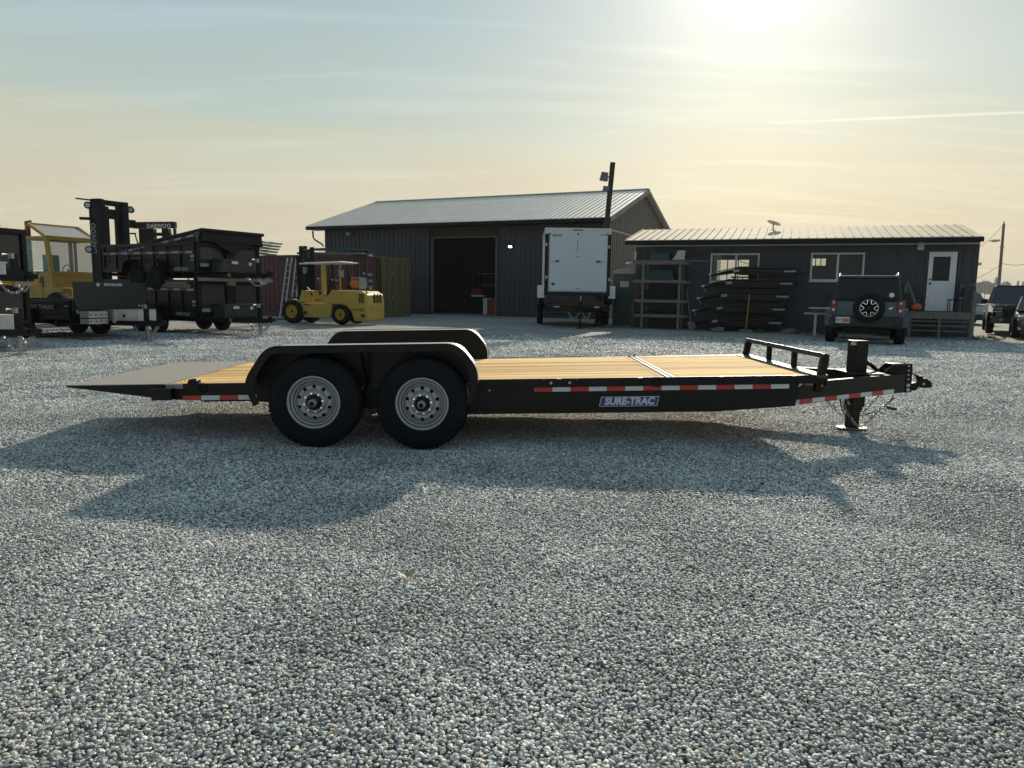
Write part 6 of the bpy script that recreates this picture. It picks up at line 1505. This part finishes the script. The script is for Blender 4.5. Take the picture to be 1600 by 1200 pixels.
# ------------------------------------------------------------ pale yellow forklift
def yellow_forklift():
    d = 28.0; p = at(545, 507, d); rz = R(160)
    t = thing('forklift', 'pale yellow forklift with white roof guard and orange gas tank parked by the containers', 'forklift', (p.x, d+.15, 0), rz)
    S = .0248/.94
    X = lambda px_: (545-px_)*S
    Z = lambda py_: CH+(452.8-py_)/1130*d
    yn, yf = .62, -.62
    # counterweight: rounded block with wheel arch
    prof = [(X(521), Z(476)), (X(524), Z(462)), (X(530), Z(454)), (X(580), Z(455)), (X(588), Z(460)), (X(590), Z(476)), (X(590), Z(498)), (X(587), Z(501)), (X(568), Z(501)), (X(562), Z(486)), (X(556), Z(479)), (X(545), Z(476))]
    m = MB(); m.prism(prof, yf, yn); m.build('counterweight', 'yellow', t, bevel=.05, bseg=3)
    m = MB(); m.prism([(X(476), Z(475)), (X(531), Z(475)), (X(528), Z(492)), (X(528), Z(497)), (X(482), Z(497))], yf+.02, yn-.02); m.build('side_frame', 'yellow', t, bevel=.02)
    m = MB(); m.prism([(X(472), Z(473)), (X(478), Z(455)), (X(485), Z(455)), (X(485), Z(476))], yf+.05, yn-.05); m.build('cowl', 'yellow', t, bevel=.02)
    m = MB(); m.prism([(X(499), Z(473)), (X(502), Z(463)), (X(520), Z(463)), (X(520), Z(474))], yf+.06, yn-.03); m.build('seat_plinth', 'yellow', t, bevel=.015)
    m = MB(); m.box((X(508), 0, Z(459)), (.5, .45, .12)); m.box((X(517), 0, Z(448)), (.14, .45, .5), (0, -.15, 0)); m.build('seat', 'blackmatt', t, bevel=.03)
    m = MB()
    m.beam((X(516), yn-.07, Z(462)), (X(516), yn-.07, Z(415)), .09, .22); m.beam((X(516), yf+.07, Z(462)), (X(516), yf+.07, Z(415)), .06, .06)
    m.build('rear_pillar', 'yellow', t, bevel=.01)
    m = MB()
    for y in (yn-.07, yf+.07): m.beam((X(483), y, Z(456)), (X(492), y, Z(415)), .06, .06); m.beam((X(537), y, Z(456)), (X(530), y, Z(415)), .06, .06)
    m.tube([(X(495)+.0, 0, Z(468)), (X(492), 0, Z(440))], .025, 6); m.tube([(X(497)+.14*math.cos(a), .16*math.sin(a), Z(440)+.10*math.cos(a)) for a in np.linspace(0, 6.283, 13)[:-1]], .015, 5, closed=True)
    m.build('guard_posts', 'blackmatt', t)
    m = MB(); m.box(((X(474)+X(547))/2, 0, Z(413)), (X(474)-X(547), 1.12, .05), (0, .03, 0)); m.box(((X(474)+X(547))/2, 0, Z(413)+.035), (X(480)-X(541), .95, .03), (0, .03, 0)); m.build('roof_guard', 'white', t, bevel=.01)
    m = MB(); m.box((X(478), .3, Z(424)), (.10, .2, .26)); m.build('work_lamp', 'grey_plastic', t)
    m = MB(); m.cyl((X(561), -.35, Z(444)), (X(561), .35, Z(444)), .16, 20); m.cyl((X(561), .35, Z(444)), (X(561), .39, Z(444)), .10, 16, r2=.08); m.build('gas_tank', 'orange', t); m = MB(); m.box((X(561), 0, Z(435)), (.30, .55, .04)); m.box((X(568), 0, Z(444)), (.03, .5, .4)); m.build('tank_bracket', 'grey_plastic', t)
    m = MB(); m.tube(smooth([(X(572), -.1, Z(453)), (X(576), 0, Z(450)), (X(582), .1, Z(452)), (X(586), .2, Z(454))]), .03, 6); m.box((X(549), .2, Z(450)), (.12, .12, .12)); m.build('hoses', 'blackmatt', t)
    # rear grille openings and vents
    m = MB()
    for k in range(3): m.box((X(590)-.012, -.30+.22*k, Z(466)), (.03, .10, .34))
    for k in range(3): m.box((X(577)-.08*k, yn+.002, Z(466)), (.05, .02, .34))
    m.box((X(485), yn-.01, Z(490)), (.13, .025, .14)); m.box((X(582), yn+.004, Z(492)), (.16, .02, .12)); m.box((X(487), yn-.01, Z(477)), (.32, .02, .03))
    m.build('vents', 'darkwood', t)
    text('HYSTER', .16, 'darkwood', t, (X(573), yn+.004, Z(484)), (R(90), 0, R(180)), shear=.3); text('H 80 XL', .10, 'darkwood', t, (X(509), yn-.026, Z(470)), (R(90), 0, R(180)))
    # mast
    m = MB()
    for y in (-.34, .34): m.box((X(474), y, Z(430)-.15), (.16, .12, 2.45), (0, .03, 0)); m.box((X(467), y, Z(440)-.1), (.10, .10, 2.1), (0, .03, 0))
    for z in (Z(393), Z(425), Z(455)): m.box((X(472), 0, z), (.14, .76, .12))
    m.box((X(470), 0, Z(430)), (.12, .12, 2.2)); m.beam((X(476), .2, Z(450)), (X(487), .2, Z(462)), .08, .08)
    m.build('mast', 'blackmatt', t, bevel=.008)
    m = MB()
    for z in (Z(468), Z(488)): m.box((X(461), 0, z), (.08, 1.15, .10))
    for y in (-.45, 0, .45): m.box((X(461), y, Z(478)), (.05, .06, .5))
    m.build('fork_carriage', 'blackmatt', t)
    for y in (-.38, .38): m = MB(); m.box((X(459), y, Z(482)), (.06, .12, .8)); m.box((X(440), y, .12), (1.1, .12, .05)); m.build('fork', 'blackmatt', t)
    m = MB(); m.ribbon([(X(447), .62), (X(452), .86), (X(462), .94), (X(473), .86), (X(479), .62)][::-1], yn-.24, yn+.02, .03); m.build('mudguard', 'yellow', t)
    wheel(t, (X(463), .56, .45), math.pi, r=.46, w=.30, rr_=.25, lug=False, hub=False, rimmat='rimyellow'); wheel(t, (X(463), -.56, .45), 0, r=.46, w=.30, rr_=.25, lug=False, hub=False, rimmat='rimyellow')
    wheel(t, (X(545), .54, .38), math.pi+.0, r=.385, w=.24, rr_=.20, lug=False, hub=False, rimmat='rimyellow'); wheel(t, (X(545), -.54, .38), 0, r=.385, w=.24, rr_=.20, lug=False, hub=False, rimmat='rimyellow')
yellow_forklift()

# ------------------------------------------------------------ smoky air
def haze():
    m = bpy.data.materials.new('haze'); m.use_nodes = True; N, L = m.node_tree.nodes, m.node_tree.links; N.clear()
    o = N.new('ShaderNodeOutputMaterial'); v = N.new('ShaderNodeVolumePrincipled'); v.inputs['Color'].default_value = (.92, .94, .95, 1); v.inputs['Density'].default_value = .00024; v.inputs['Anisotropy'].default_value = 0
    L.new(v.outputs[0], o.inputs['Volume'])
    b = MB(); b.span((-1550, -450, -1.0), (1550, 2550, 32)); h = b.build('haze', m); h['kind'] = 'stuff'; h['label'] = 'thin smoky air over the whole yard and the far treeline'; h['category'] = 'haze'
haze()

def weeds():
    rnd = random.Random(12); m = MB()
    def tuft(c, n, h):
        for _ in range(n):
            a = rnd.uniform(0, 6.283); l = h*rnd.uniform(.5, 1.2); b = Vector(c)+Vector((rnd.gauss(0, .05), rnd.gauss(0, .05), 0)); t = b+Vector((math.cos(a)*l*.5, math.sin(a)*l*.5, l)); s = Vector((-math.sin(a), math.cos(a), 0))*.008
            mid = b.lerp(t, .5)+Vector((0, 0, l*.12)); m.add([b-s, b+s, mid+s, mid-s, t], [(0, 1, 2, 3), (3, 2, 4)])
    for i in range(70):
        x = rnd.uniform(1.0, 12.6) if i % 3 else rnd.uniform(4.6, 7.6); y = rnd.uniform(-.45, -.08) if i % 2 else rnd.uniform(-1.6, -1.3)
        if y < -1 and not (2.6 < x < 7.4): y = -.2
        p = OX @ Vector((x, y, -.01)); tuft(p, 14, rnd.uniform(.06, .16))
    for i in range(24): p = OX @ Vector((rnd.uniform(11.5, 13.2), rnd.uniform(-1.9, .5), -.01)); tuft(p, 12, .10)
    o = m.build('weeds', mat('yellow green weeds', (.09, .10, .03), .8, var=.5, vs=2)); tag(o, 'sparse yellow green weeds along the foot of the office wall', 'weeds', kind='stuff')
weeds()
